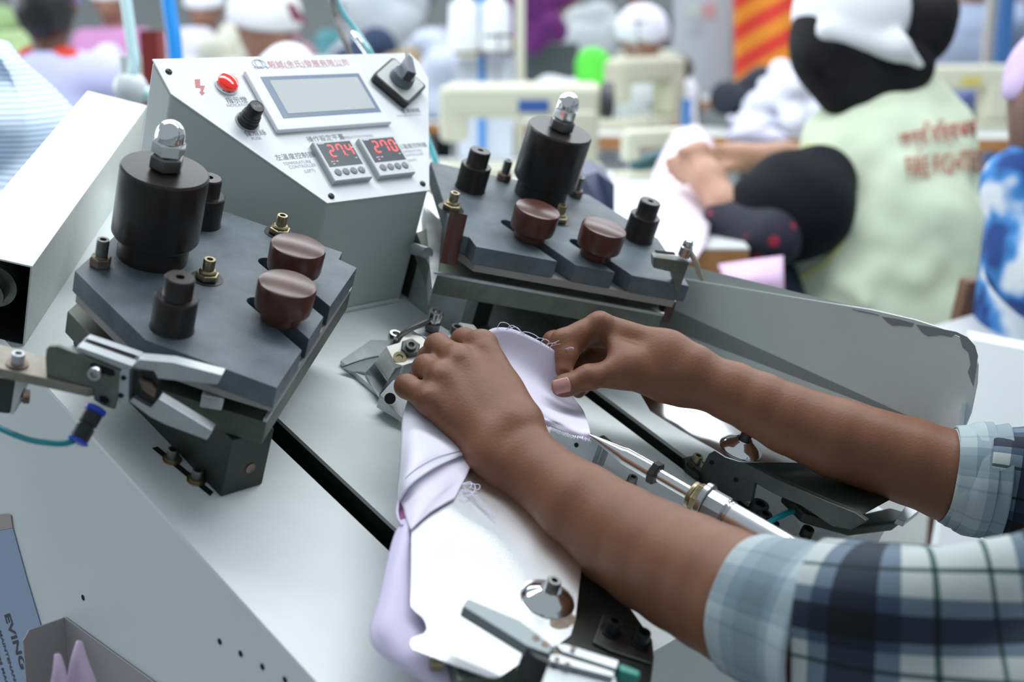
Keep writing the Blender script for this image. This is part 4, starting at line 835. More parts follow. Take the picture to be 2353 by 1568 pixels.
tor = [('c', c2w((.70, -.02, .83)), c2w((.78, -.06, 1.10)), .085, .085), ('c', c2w((.78, .08, .86)), c2w((.84, .06, 1.04)), .12, .12), ('c', c2w((.80, .30, .88)), c2w((.84, .28, 1.03)), .12, .12), ('c', c2w((.80, .5, .9)), c2w((.84, .5, 1.02)), .13, .13)]
o = blob_mesh([(tor, .012, .06)], 'shirt_torso', PL, op.loc, 2); o.parent = shirt
ul = o.data.uv_layers.new(name='uv')
for lp in o.data.loops: q = o.data.vertices[lp.vertex_index].co; ul.data[lp.index].uv = ((q.x+q.y)*9, q.z*9)
hd_ = [('c', c2w((.77, -.12, .96)), c2w((.76, -.22, .96)), .055, .05), ('e', c2w((.73, -.30, .95)), (.078, .095, .11), None), ('c', c2w((.655, -.29, .94)), c2w((.66, -.265, .94)), .012, .015, .02), ('e', c2w((.68, -.25, .945)), (.045, .05, .045), None, .03)]
o = blob_mesh([(hd_, .006, .03)], 'head', K['skin'], op.loc, 2); o.parent = op.o
o = blob_mesh([([('e', c2w((.755, -.33, .95)), (.085, .10, .095), None)], .008, .02)], 'hair', K['black'], op.loc, 2); o.parent = op.o
for dz in (-.03, .03): b = nb(); sphere(b, c2w((.668, -.31, .945+dz)), .009); op.part('eye', b, K['black'])
lg = [('c', c2w((.82, .5, .9)), c2w((.84, .95, .95)), .09, .07), ('c', c2w((.84, .5, 1.03)), c2w((.86, .95, 1.05)), .09, .07)]
o = blob_mesh([(lg, .012, .04)], 'trousers', mat('dark_trousers', (.04, .045, .06), .8), op.loc, 2); o.parent = op.o
# ================================================================ the cloth piece being turned
def PH(px, py, h): return MW @ Mz(px, py, h)
ct = T('cuff_cloth', 'pale lilac cotton piece held in both hands and draped over the polished template', 'cloth', P(1150, 900, 1.15))
def Sh(nm, g, m, solid=.0011, k=5, ruf=.0, parent=None, label=None, F_=P):
    G_ = [[F_(*q) for q in r] for r in g]
    b = sheet(G_, k); return ct.part(nm, b, m, parent, solid=solid, ang=70, label=label)
WL, LL, PK = K['white_lilac_cloth'], K['lilac_cloth'], K['pink_cloth']
up = [[(1085, 790, 1.150), (1112, 766, 1.158), (1140, 753, 1.160), (1180, 757, 1.162), (1230, 779, 1.166), (1270, 803, 1.170), (1294, 826, 1.174)],
      [(1095, 835, 1.148), (1125, 820, 1.156), (1160, 812, 1.160), (1200, 818, 1.164), (1240, 832, 1.168), (1278, 848, 1.172), (1303, 862, 1.176)],
      [(1120, 885, 1.142), (1150, 872, 1.146), (1188, 868, 1.150), (1225, 874, 1.160), (1260, 884, 1.168), (1290, 896, 1.172), (1313, 906, 1.174)],
      [(1155, 930, 1.130), (1185, 926, 1.132), (1218, 924, 1.130), (1254, 928, 1.140), (1286, 934, 1.152), (1313, 938, 1.158), (1338, 942, 1.160)],
      [(1185, 955, 1.118), (1215, 955, 1.122), (1245, 958, 1.122), (1278, 964, 1.118), (1308, 968, 1.122), (1332, 968, 1.130), (1349, 968, 1.134)],
      [(1200, 957, 1.114), (1228, 960, 1.118), (1258, 967, 1.118), (1288, 978, 1.114), (1316, 988, 1.106), (1340, 993, 1.102), (1356, 994, 1.098)],
      [(1200, 962, 1.114), (1230, 968, 1.118), (1258, 978, 1.118), (1288, 990, 1.112), (1318, 1001, 1.104), (1342, 1007, 1.098), (1357, 1005, 1.095)]]
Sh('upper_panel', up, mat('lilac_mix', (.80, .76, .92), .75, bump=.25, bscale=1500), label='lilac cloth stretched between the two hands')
lf = [[(938, 915, .064), (952, 920, .064), (970, 925, .064), (985, 935, .062)],
      [(926, 960, .062), (955, 960, .066), (990, 960, .065), (1035, 968, .060)],
      [(921, 1020, .058), (952, 1010, .067), (995, 1000, .066), (1060, 995, .060)],
      [(917, 1090, .052), (947, 1066, .067), (1000, 1038, .067), (1080, 1020, .060)],
      [(913, 1130, .048), (938, 1096, .065), (997, 1058, .066), (1085, 1038, .060)],
      [(914, 1160, .046), (941, 1118, .063), (999, 1076, .065), (1072, 1042, .060)]]
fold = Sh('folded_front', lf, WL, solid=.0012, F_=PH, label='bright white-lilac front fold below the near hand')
st_ = nb(); tube(st_, [PH(916, 1135, .0488), PH(939, 1092, .0662), PH(998, 1054, .0675), PH(1060, 1036, .063)], .00028, 5); ct.part('stitching', st_, M('stitch', (.42, .36, .55), .8), fold)
md_ = [[(913, 1140, .044), (942, 1108, .0575), (1000, 1068, .0585), (1050, 1040, .0575), (1095, 1045, .0575)],
       [(926, 1165, .050), (960, 1135, .0590), (1008, 1098, .0600), (1050, 1072, .0585), (1086, 1064, .0580)],
       [(931, 1185, .053), (962, 1163, .0590), (1008, 1130, .0600), (1045, 1105, .0585), (1074, 1090, .0580)],
       [(938, 1205, .055), (956, 1192, .0585), (1000, 1150, .0590), (1032, 1128, .0580), (1063, 1111, .0578)],
       [(944, 1219, .0565), (951, 1212, .0575), (985, 1182, .0575), (1015, 1163, .0575), (1045, 1146, .0575)]]
Sh('turned_flap', md_, mat('lilac_flap', (.82, .76, .90), .75, bump=.25, bscale=1500), solid=.0010, F_=PH)
mg = [[(916, 1130, .044), (926, 1126, .046), (940, 1120, .048)], [(914, 1170, .043), (924, 1170, .044), (938, 1168, .048)], [(920, 1205, .043), (930, 1205, .045), (946, 1200, .050)]]
Sh('tube_inside', mg, K['magenta_cloth'], F_=PH, label='deep pink inside of the tube')  # deeper pink sheet set just inside the tube
b = nb(); tube(b, [PH(916, 1150, .048), PH(912.5, 1172, .048), PH(915, 1192, .050), PH(925, 1208, .052)], .0012, 8); ct.part('rolled_edge', b, LL)
dn_ = [[(924, 1196, .049), (942, 1190, .054), (950, 1186, .0535), (985, 1190, .050)],
       [(905, 1235, .046), (930, 1235, .0530), (955, 1240, .0485), (1010, 1260, .046)],
       [(888, 1300, .043), (915, 1300, .0510), (950, 1310, .0470), (1010, 1320, .045)],
       [(870, 1380, .040), (900, 1378, .0480), (950, 1385, .0465), (1020, 1390, .044)],
       [(852, 1440, .036), (885, 1442, .0450), (945, 1445, .0455), (1020, 1450, .043)],
       [(856, 1482, .033), (895, 1490, .0400), (950, 1500, .0435), (1030, 1510, .040)],
       [(890, 1516, .031), (925, 1530, .0370), (970, 1540, .0390), (1040, 1550, .038)],
       [(955, 1555, .030), (985, 1568, .0340), (1010, 1575, .0350), (1060, 1590, .034)],
       [(1030, 1600, .028), (1045, 1610, .030), (1060, 1618, .030), (1100, 1630, .028)]]
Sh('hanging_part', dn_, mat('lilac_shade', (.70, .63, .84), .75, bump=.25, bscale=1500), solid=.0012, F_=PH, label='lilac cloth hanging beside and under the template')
b = nb(); slab(b, [PH(920, 944, .050), PH(932, 948, .054), PH(924, 962, .052)], Vector((0, .001, 0))); ct.part('fabric_corner', b, WL)
rnd = random.Random(4)
def thread(pts, r=.0003):
    b = nb(); tube(b, [P(*q) for q in pts], r, 5, 6); return b
thr = [[(1142, 755, 1.16), (1150, 742, 1.158), (1166, 744, 1.158), (1178, 757, 1.16)], [(1163, 758, 1.16), (1176, 748, 1.157), (1190, 756, 1.157), (1204, 770, 1.16)], [(1165, 757, 1.16), (1186, 752, 1.158), (1200, 765, 1.158), (1212, 771, 1.156)],
       [(1190, 770, 1.162), (1205, 763, 1.16), (1225, 768, 1.16), (1240, 778, 1.158)], [(1222, 783, 1.165), (1238, 777, 1.162), (1250, 779, 1.16)], [(1225, 785, 1.165), (1240, 786, 1.16), (1248, 793, 1.16)], [(1240, 790, 1.167), (1250, 780, 1.164), (1262, 786, 1.164), (1252, 796, 1.165)],
       [(1256, 800, 1.168), (1262, 790, 1.165), (1278, 789, 1.162)], [(1260, 802, 1.168), (1268, 795, 1.164), (1288, 790, 1.160)], [(1262, 804, 1.168), (1270, 790, 1.163), (1285, 783, 1.16)],
       [(1288, 820, 1.172), (1295, 806, 1.166), (1308, 799, 1.16), (1318, 799, 1.158)], [(1290, 822, 1.172), (1298, 810, 1.166), (1310, 801, 1.16), (1319, 802, 1.158)],
       [(1298, 836, 1.172), (1308, 840, 1.165), (1304, 850, 1.165), (1296, 844, 1.168), (1305, 834, 1.165), (1314, 846, 1.163)],
       [(1062, 1112, 1.040), (1082, 1108, 1.034), (1080, 1122, 1.034), (1060, 1126, 1.036)], [(1062, 1112, 1.040), (1088, 1112, 1.034), (1090, 1130, 1.034), (1070, 1142, 1.034), (1058, 1138, 1.034)], [(1060, 1114, 1.04), (1100, 1114, 1.033), (1098, 1126, 1.033), (1078, 1120, 1.034)],
       [(1065, 1120, 1.036), (1085, 1135, 1.032), (1110, 1165, 1.025), (1142, 1188, 1.018)], [(1070, 1130, 1.034), (1095, 1145, 1.03), (1130, 1180, 1.02)], [(1080, 1125, 1.034), (1105, 1150, 1.028), (1140, 1183, 1.018)]]
for i in range(26):
    t_ = i/25; x = 1318+38*t_+rnd.uniform(-3, 3); y = 1001+5*t_; a = rnd.uniform(.8, 2.0); l = rnd.uniform(8, 17)*(0.4+.7*t_); thr.append([(x, y, 1.098), (x+l*.5*math.cos(a+.3), y+l*.5*math.sin(a+.3), 1.094), (x+l*math.cos(a), y+l*math.sin(a), 1.093)])
for i in range(30):
    t_ = i/29; x = 1236+85*t_; y = 973+31*t_; thr.append([(x, y-2, 1.116-.015*t_), (x-1, y+2, 1.114-.015*t_), (x-3+rnd.uniform(-1, 1), y+4+rnd.uniform(0, 3), 1.113-.015*t_)])
b = nb()
for q in thr: tube(b, [PH(z[0], z[1], .0578+.0012*(i % 2)) if q[0][1] > 1100 else P(*z) for i, z in enumerate(q)], .00034 if len(q) > 3 else .00024, 5, 5)
ct.part('frayed_threads', b, K['thread'], kind='stuff', label='loose frayed threads along the raw edges')
# ================================================================ the factory behind
FZ = 0.0
X_, Y_, Z_ = Vector((1, 0, 0)), Vector((0, 1, 0)), Vector((0, 0, 1))
wood = mat('wood_edge', (.42, .20, .07), .5, var=.2, vscale=8); wood_dk = mat('dark_wood', (.16, .075, .045), .5, var=.25, vscale=12)
cream = mat('machine_cream', (.62, .62, .50), .35); bench_w = mat('bench_top', (.70, .74, .74), .35, var=.03); iron = mat('bench_iron', (.16, .20, .19), .5, metal=.4)
def cloth_m(n, c, **k): return M(n, c, .85, **k)
def bench(label, x0, x1, y0, y1, z, edge=wood, yaw=0.0, name='work_bench', loc=None):
    c = Vector(((x0+x1)/2, (y0+y1)/2, 0)); F = Matrix.Translation(c) @ Matrix.Rotation(yaw, 4, 'Z'); hx, hy = (x1-x0)/2, (y1-y0)/2
    t = T(name, label, 'table', (0, 0, 0), F)
    b = nb(); bx(b, -hx, hx, -hy, hy, z-.004, z); t.part('tabletop', b, bench_w, smooth=False)
    b = nb(); bx(b, -hx, hx, -hy, hy, z-.050, z-.0041); t.part('wooden_edge', b, edge, smooth=False)
    for sx in (-1, 1):
        for sy in (-1, 1): b = nb(); bx(b, sx*(hx-.06)-.02, sx*(hx-.06)+.02, sy*(hy-.06)-.02, sy*(hy-.06)+.02, 0, z-.0505); t.part('leg', b, iron, smooth=False)
    b = nb(); bx(b, -hx+.08, hx-.08, -.02, .02, .15, .19); t.part('stretcher', b, iron, smooth=False)
    return t
def sewing_machine(label, p, yaw=0.0, s=1.0, col=cream, accent=None, group=None):
    F = Matrix.Translation(p) @ Matrix.Rotation(yaw, 4, 'Z') @ Matrix.Diagonal((s, s, s, 1)); t = T('sewing_machine', label, 'sewing machine', (0, 0, 0), F, group)
    b = nb(); bx(b, -.25, .25, -.09, .09, .0, .035); t.part('bed', b, col, bevel=.008)
    b = nb(); bx(b, .13, .24, -.055, .055, .034, .20); t.part('pillar', b, col, bevel=.02, segs=3)
    b = nb(); bx(b, -.22, .25, -.05, .05, .17, .275); t.part('arm', b, col, bevel=.03, segs=4)
    b = nb(); bx(b, -.235, -.15, -.045, .045, .10, .265); t.part('head', b, col, bevel=.02, segs=3)
    b = nb(); cyl(b, (.251, 0, .222), (.285, 0, .222), .055, n=32); t.part('handwheel', b, M('wheel_dark', (.06, .06, .07), .35), bevel=.004)
    b = nb(); cyl(b, (-.195, 0, .035), (-.195, 0, .105), .005, n=12); t.part('needle_bar', b, K['chrome'])
    b = nb(); cyl(b, (-.06, 0, .27), (-.06, 0, .42), .004, n=10); bx(b, -.10, -.02, -.004, .004, .405, .415); t.part('thread_guide', b, K['steel'])
    if accent: b = nb(); bx(b, .0, .09, -.056, -.0505, .19, .225); t.part('badge', b, accent, smooth=False)
    return t
def person(label, head, hr=.095, shirt=None, skin_m=None, hat=None, hair=None, width=.40, lean=(0, 0, 0), face=(0, -1, 0), arms=None, hatdrop=.02, collar=None, back=True, res=.013, depthwise=.22):
    """seated worker: head centre in world; torso goes down to the stool"""
    h = Vector(head); le = Vector(lean); t = T('person', label, 'person', (h.x, h.y, 0)); skin_m = skin_m or K['skin_light']; fc = Vector(face).normalized(); sd_ = Z_.cross(fc).normalized()
    neck = h-Z_*(hr*1.5)-fc*.02; ch = neck-Z_*.22-le*.4; hip = neck-Z_*.55-le
    pr = [('e', h, (hr*.82, hr*.95, hr*1.15), None), ('c', h-Z_*.05, neck-Z_*.03, .052, .055, .03), ('e', h+fc*hr*.92-Z_*.015, (.014, .014, .022), None, .02), ('e', h+fc*hr*.55-Z_*.06, (.045, .04, .04), None, .03)]
    for s in (-1, 1): pr.append(('e', h+sd_*s*hr*.85, (.018, .022, .03), None, .01))
    hands = arms or [(h+fc*.42-Z_*.38+sd_*.16), (h+fc*.42-Z_*.38-sd_*.10)]
    sh = [neck-Z_*.085+sd_*s*(width/2-.06) for s in (1, -1)]; el = [s_+(hd-s_)*.42-Z_*.16+sd_*(.05*(1 if i == 0 else -1)) for i, (s_, hd) in enumerate(zip(sh, hands))]
    for s_, e_, hd in zip(sh, el, hands):
        pr += [('c', neck-Z_*.03, s_, .04, .04), ('c', s_, e_, .036, .032), ('c', e_, e_.lerp(hd, .4), .030, .030)]
        m_ = e_.lerp(hd, .35); d = (hd-e_).normalized(); pr += [('c', m_, hd, .032, .024, .01), ('c', hd, hd+d*.075, .030, .028, .02)]
        o_ = d.cross(Z_).normalized()
        for k in range(4): a_ = hd+d*.07+o_*(k-1.5)*.020; pr.append(('c', a_, a_+d*.045-Z_*.025, .0095, .008, .006))
        pr.append(('c', hd+d*.03+o_*.035, hd+d*.075+o_*.055, .011, .009, .008))
    bd = blob(t, 'body', pr, res*.55, .018, skin_m, smooth_it=1)
    for s in (-1, 1): b = nb(); sphere(b, h+fc*hr*.80+sd_*s*.032+Z_*.005, .011, u=12, v=8); t.part('eye', b, K['black'])
    b = nb(); tube(b, [h+fc*hr*.86-sd_*.022-Z_*.052, h+fc*hr*.93-Z_*.055, h+fc*hr*.86+sd_*.022-Z_*.052], .004, 6); t.part('mouth', b, M('lips', (.30, .10, .09), .5))
    pr = [('c', sh[0], sh[1], .085, .085), ('e', ch, (width*.42, depthwise*.55, .22), None), ('c', ch-sd_*.06, hip-sd_*.07, .12, .14), ('c', ch+sd_*.06, hip+sd_*.07, .12, .14), ('c', neck-Z_*.05, neck-Z_*.1, .07, .1)]
    for s_, e_, hd in zip(sh, el, hands): pr += [('c', s_, e_, .068, .055), ('c', e_, e_.lerp(hd, .55), .052, .045)]
    shm = blob(t, 'shirt', pr, res, .05, shirt)
    lap = [('c', hip-sd_*.09, hip-sd_*.12+fc*.35-Z_*.02, .10, .085), ('c', hip+sd_*.09, hip+sd_*.12+fc*.35-Z_*.02, .10, .085), ('c', hip-sd_*.12+fc*.35-Z_*.02, Vector((*(hip-sd_*.12+fc*.38).xy, .06)), .08, .05), ('c', hip+sd_*.12+fc*.35-Z_*.02, Vector((*(hip+sd_*.12+fc*.38).xy, .06)), .08, .05)]
    blob(t, 'trousers', lap, .02, .04, M('trouser_dark', (.05, .06, .09), .8))
    if hair is not None: blob(t, 'hair', [('e', h-fc*.02+Z_*.012, (hr*.95, hr*1.03, hr*1.18), None), ('cut', h+fc*hr*.35, fc)], .009, .02, hair)
    if hat is not None: blob(t, 'cap', [('e', h+Z_*.03-fc*.005, (hr*1.10, hr*1.18, hr*1.05), None), ('cut', h+Z_*hatdrop, -Z_+fc*-.25)], .009, .02, hat)
    if collar is not None: blob(t, 'collar', [('c', neck-Z_*.015+sd_*.06, neck-Z_*.015-sd_*.06, .05, .05)], .009, .02, collar)
    # the stool the worker sits on
    b = nb(); sz = max(.2, hip.z-.16); bx(b, hip.x-.17, hip.x+.17, hip.y-.15, hip.y+.15, sz-.03, sz)
    for sx in (-1, 1):
        for sy in (-1, 1): bx(b, hip.x+sx*.14-.015, hip.x+sx*.14+.015, hip.y+sy*.12-.015, hip.y+sy*.12+.015, 0, sz-.03)
    so = single('stool', 'wooden stool under the '+label.split(' ', 1)[1] if False else 'plain stool carrying the '+' '.join(label.split()[:9]), 'stool', b, wood_dk, (hip.x, hip.y, 0), smooth=False)
    return t
def pile(name, label, cat, c, size, m, seed=0, n=9, res=.014, group=None):
    rnd = random.Random(seed); t = T(name, label, cat, c); pr = []
    for i in range(n):
        q = Vector(c)+Vector((rnd.uniform(-.42, .42)*size[0], rnd.uniform(-.4, .4)*size[1], size[2]*rnd.uniform(.16, .72)))
        d = Vector((rnd.uniform(-1, 1), rnd.uniform(-.5, .5), rnd.uniform(-.5, .4))).normalized()*size[0]*.25; r = size[2]*rnd.uniform(.14, .26); pr.append(('c', q-d, q+d, r, r*rnd.uniform(.6, 1)))
    for i in range(4): q = Vector(c)+Vector(((i-1.5)*.24*size[0], 0, size[2]*.2)); pr.append(('e', q, (size[0]*.2, size[1]*.4, size[2]*.2), None))
    o = blob_mesh([(pr, res, .02)], name, m, Vector(c), 2); o.matrix_world = Matrix.Translation(Vector(c)); bpy.data.objects.remove(t.o); tag(o, label, cat, group); return o
# ---------------------------------------------------------------- the seamstress in the pale vest
vest_m = mat('vest', (.64, .74, .56), .8, bump=.1, bscale=300)
t = T('person', 'worker in a pale green safety vest with red lettering, white cap and black scarf', 'person', c2w((.8, .3, 2.55)))
sk = K['skin_light']
def q3(a): return P(*a)
vp = [('c', q3((1945, 335, 2.62)), q3((2140, 315, 2.66)), .088, .092), ('c', q3((2010, 270, 2.62)), q3((2090, 262, 2.62)), .070, .068), ('c', q3((2040, 400, 2.58)), q3((2060, 560, 2.55)), .150, .160), ('c', q3((2110, 400, 2.62)), q3((2125, 600, 2.60)), .115, .135),
      ('c', q3((1960, 420, 2.60)), q3((1950, 620, 2.55)), .095, .125), ('c', q3((1960, 620, 2.55)), q3((1985, 900, 2.50)), .150, .165), ('c', q3((2110, 600, 2.58)), q3((2090, 900, 2.52)), .150, .165), ('c', q3((2050, 230, 2.62)), q3((2120, 205, 2.62)), .038, .030, .03)]
# soft diagonal folds running from the shoulder to the hem
for a, b_ in (((1965, 520, 2.425), (2080, 390, 2.435)), ((1990, 640, 2.40), (2110, 520, 2.43)), ((1930, 640, 2.415), (1985, 700, 2.365)), ((2090, 650, 2.405), (2180, 560, 2.46)), ((2030, 450, 2.43), (2020, 540, 2.405))): vp.append(('c', q3(a), q3(b_), .006, .005, .05))
vest = blob(t, 'vest', vp, .010, .045, vest_m)
tx = bpy.data.textures.new('folds', 'CLOUDS'); tx.noise_scale = .11; tx.noise_depth = 1; dm = vest.modifiers.new('d', 'DISPLACE'); dm.texture = tx; dm.strength = .030; dm.mid_level = .5
hd = [('e', q3((1955, 95, 2.62)), (.095, .11, .125), None), ('c', q3((1975, 180, 2.62)), q3((2020, 240, 2.63)), .06, .06), ('e', q3((1862, 130, 2.58)), (.02, .03, .03), None, .03)]
hnd = [('c', q3((1664, 470, 2.42)), q3((1625, 412, 2.46)), .034, .030), ('c', q3((1628, 415, 2.46)), q3((1592, 372, 2.50)), .036, .034), ('c', q3((1600, 350, 2.49)), q3((1610, 345, 2.48)), .022, .02)]
for k, (x, y) in enumerate(((1535, 372), (1540, 392), (1556, 408), (1572, 418))): hnd.append(('c', q3((1585, 358+k*12, 2.50)), q3((x, y, 2.53)), .0120, .0095, .008))
hnd += [('c', q3((1600, 345, 2.48)), q3((1565, 350, 2.47)), .013, .011, .008)]
hnd2 = [('c', q3((1800, 362, 2.72)), q3((1700, 362, 2.72)), .034, .027), ('c', q3((1705, 362, 2.72)), q3((1672, 358, 2.70)), .031, .027)]
for k, (x, y) in enumerate(((1640, 342), (1636, 356), (1642, 372), (1650, 386))): hnd2.append(('c', q3((1675, 346+k*9, 2.70)), q3((x, y, 2.66)), .0115, .0095, .008))
hnd2 += [('c', q3((1700, 378, 2.70)), q3((1662, 388, 2.66)), .013, .011, .008)]
o = blob_mesh([(hd+[('c', q3((2020, 240, 2.63)), q3((2030, 350, 2.66)), .05, .05), ('c', q3((2030, 350, 2.66)), q3((1890, 430, 2.51)), .035, .035), ('c', q3((1890, 430, 2.51)), q3((1770, 540, 2.39)), .042, .036), ('c', q3((1770, 540, 2.39)), q3((1664, 470, 2.42)), .034, .030), ('c', q3((2030, 350, 2.64)), q3((1945, 380, 2.72)), .040, .030), ('c', q3((1945, 380, 2.72)), q3((1795, 362, 2.72)), .030, .030)]+hnd+hnd2, .006, .012)], 'body', sk, t.loc, 2); o.parent = t.o
b = nb(); sphere(b, q3((1868, 100, 2.545)), .011, u=12, v=8); t.part('eye', b, K['black'])
hair_m = mat('dark_veil', (.012, .011, .013), .8, var=.5, vscale=30, spec=.18)
veil = [('e', q3((1925, 95, 2.60)), (.098, .115, .12), None), ('c', q3((1895, 130, 2.56)), q3((1925, 195, 2.57)), .062, .050), ('c', q3((1925, 190, 2.57)), q3((1930, 225, 2.57)), .045, .020), ('c', q3((1975, 150, 2.57)), q3((2080, 150, 2.58)), .070, .060), ('c', q3((1960, 215, 2.57)), q3((2040, 190, 2.58)), .055, .050)]
blob(t, 'black_scarf', veil, .009, .03, hair_m, smooth_it=3)
blob(t, 'hair_bun', [('e', q3((2112, 62, 2.60)), (.072, .075, .078), None), ('e', q3((2145, 20, 2.62)), (.05, .06, .05), None), ('e', q3((2085, 115, 2.60)), (.045, .05, .045), None)], .009, .03, hair_m, smooth_it=3)
wc = [('e', q3((1955, 35, 2.60)), (.118, .135, .115), None), ('c', q3((1900, 70, 2.50)), q3((2060, 115, 2.50)), .022, .024, .02), ('c', q3((2060, 100, 2.50)), q3((2110, 150, 2.53)), .022, .012, .02), ('cut', q3((1840, 88, 2.5)), (CW @ Vector((-.30, 1, 0))).normalized())]
blob(t, 'cap', wc, .009, .02, mat('cap_white', (.80, .84, .86), .7), smooth_it=2, label='white cloth cap tied at the back')
sl = [('c', q3((1880, 420, 2.46)), q3((1845, 480, 2.42)), .074, .088), ('c', q3((1845, 480, 2.42)), q3((1765, 545, 2.40)), .088, .064), ('c', q3((1800, 430, 2.42)), q3((1760, 470, 2.41)), .065, .07)]
blob(t, 'black_sleeve', sl, .009, .04, mat('sleeve_black', (.008, .009, .013), .75, spec=.15, bump=.5, bscale=30, var=.4, vscale=10), smooth_it=2)
pm = bpy.data.materials.new('patterned_cuff'); pm.use_nodes = True; nt = pm.node_tree; v_ = nt.nodes.new('ShaderNodeTexVoronoi'); v_.inputs['Scale'].default_value = 22; r_ = nt.nodes.new('ShaderNodeValToRGB'); r_.color_ramp.elements[0].position = .22; r_.color_ramp.elements[0].color = (.35, .02, .05, 1); r_.color_ramp.elements[1].position = .30; r_.color_ramp.elements[1].color = (.022, .022, .04, 1)
tc_ = nt.nodes.new('ShaderNodeTexCoord'); nt.links.new(tc_.outputs['Object'], v_.inputs['Vector']); nt.links.new(v_.outputs['Distance'], r_.inputs['Fac']); nt.links.new(r_.outputs['Color'], nt.nodes['Principled BSDF'].inputs['Base Color']); nt.nodes['Principled BSDF'].inputs['Roughness'].default_value = .8
blob(t, 'patterned_cuff', [('c', q3((1765, 545, 2.37)), q3((1665, 500, 2.42)), .064, .042)], .009, .02, pm, label='black cuff with red flowers')
b = nb(); tube(b, [q3(a) for a in ((1850, 335, 2.56), (1890, 345, 2.50), (1935, 400, 2.455), (1955, 470, 2.42), (1940, 540, 2.41), (1900, 600, 2.42), (1840, 640, 2.44))], .006, 8); t.part('vest_piping', b, mat('piping', (.62, .62, .25), .7))
# the lettering lies on the vest's own surface
dg = bpy.context.evaluated_depsgraph_get(); ev = vest.evaluated_get(dg); me_ = ev.to_mesh(); tree = BVHTree.FromPolygons([t.loc+v.co for v in me_.vertices], [tuple(p.vertices) for p in me_.polygons]); ev.to_mesh_clear()
def lay(p):
    d = (p-CO).normalized(); h_, n_, i_, dd = tree.ray_cast(CO, d)
    return h_+n_*.004-d*.004 if h_ is not None and n_.dot(d) < -.05 else (h_-d*.003 if h_ is not None else p)
rl = mat('red_lettering', (.42, .03, .03), .8); rl2 = mat('faded_red_lettering', (.48, .09, .06), .8)
for s, px_, py_, px2, py2, sz, m_ in (('অগ্নি নির্বাপক', 2070, 345, 2245, 312, .046, rl), ('FIRE FIGHTER', 2082, 412, 2262, 390, .058, rl2)):
    u_ = (q3((px2, py2, 2.44))-q3((px_, py_, 2.44))).normalized(); v_ = u_.cross(CW @ Vector((0, 0, 1))).normalized(); v_ = -v_ if v_.z < 0 else v_
    b = nb(); V0, F0 = text2d(s, sz); wd = max(x for x, y in V0); sc_ = (q3((px2, py2, 2.44))-q3((px_, py_, 2.44))).length/wd
    put_text(b, s, sz, q3((px_, py_, 2.44)), u_, v_, xs=sc_, fn=lay); t.part('lettering', b, m_, vest, smooth=False, label='red lettering across the back')
lp_ = [('c', q3((1990, 900, 2.45)), Vector((.42, 2.14, .70)), .11, .085), ('c', q3((2080, 900, 2.60)), Vector((.50, 2.46, .72)), .11, .085), ('c', Vector((.42, 2.14, .70)), Vector((.40, 2.16, .08)), .08, .05), ('c', Vector((.50, 2.46, .72)), Vector((.46, 2.48, .08)), .08, .05)]
blob(t, 'trousers', lp_, .02, .04, M('trouser_dark', (.05, .06, .09), .8))
# her chair
t = T('wooden_chair', 'brown wooden chair with a white tube behind the vest wearer', 'chair', Wz(2250, 700, .75))
ch_ = [P(2215, 690, 2.20), P(2400, 610, 2.35)]; cd_ = (ch_[1]-ch_[0]); cd_.z = 0; cd_.normalize(); zc = ch_[0].z
b = nb(); slab(b, [P(2235, 645, 2.20), P(2420, 585, 2.38), P(2420, 690, 2.38), P(2250, 745, 2.20)], Y_*.03); t.part('backrest_rail', b, mat('rail_brown', (.20, .14, .11), .45), bevel=.004)
b = nb(); p = P(2222, 648, 2.19); slab(b, [P(2222, 648, 2.17), P(2246, 646, 2.17), P(2232, 800, 2.17), P(2186, 800, 2.17)], Y_*.04); bx(b, p.x-.02, p.x+.02, p.y, p.y+.04, 0, P(2210, 800, 2.17).z+.02); t.part('leg', b, wood_dk, bevel=.004)
b = nb(); q = P(2420, 600, 2.40); bx(b, q.x, q.x+.04, q.y, q.y+.04, 0, q.z); t.part('leg', b, wood_dk)
b = nb(); cyl(b, P(2285, 680, 2.12), P(2262, 790, 2.12), .018, .018, 24); t.part('white_tube', b, K['panel_white'], label='white plastic tube')
b = nb(); c_ = P(2180, 900, 2.4); bx(b, c_.x-.2, c_.x+.22, c_.y-.12, c_.y+.26, .46, .50); t.part('seat', b, wood_dk); 
for sx, sy in ((-.18, -.1), (-.18, .22)): b = nb(); bx(b, c_.x+sx-.02, c_.x+sx+.02, c_.y+sy-.02, c_.y+sy+.02, 0, .46); t.part('leg', b, wood_dk)
# bright cabinet and shelf at the right edge
def upright(name, label, cat, px0, px1, py0, d, thick, m, py1=None, z0=0.0, **k):
    a, c = P(px0, py0, d), P(px1, py0, d); zt_ = a.z; zb = z0 if py1 is None else P(px0, py1, d).z
    b = nb(); bx(b, a.x, c.x, a.y, a.y+thick, zb, zt_); return single(name, label, cat, b, m, ((a.x+c.x)/2, a.y, zb), **k)
b = nb(); q = [P(2235, 780, 1.75), P(2600, 850, 1.62), P(2600, 1400, 1.62), P(2130, 1400, 1.75)]; slab(b, q, Vector((.01, .05, 0))); single('white_cabinet', 'bright white cabinet side at the right edge behind the guard', 'cabinet', b, mat('cabinet_white', (.86, .90, .92), .5), q[0], smooth=False)
b = nb(); q = [P(2090, 765, 2.0), P(2350, 690, 2.25), P(2600, 760, 2.1), P(2600, 860, 1.9), P(2240, 800, 1.85)]; slab(b, q, (0, 0, -.03)); single('grey_shelf', 'pale grey shelf top below the wooden chair, right edge', 'shelf', b, mat('shelf_grey', (.58, .60, .60), .5), q[0], smooth=False)
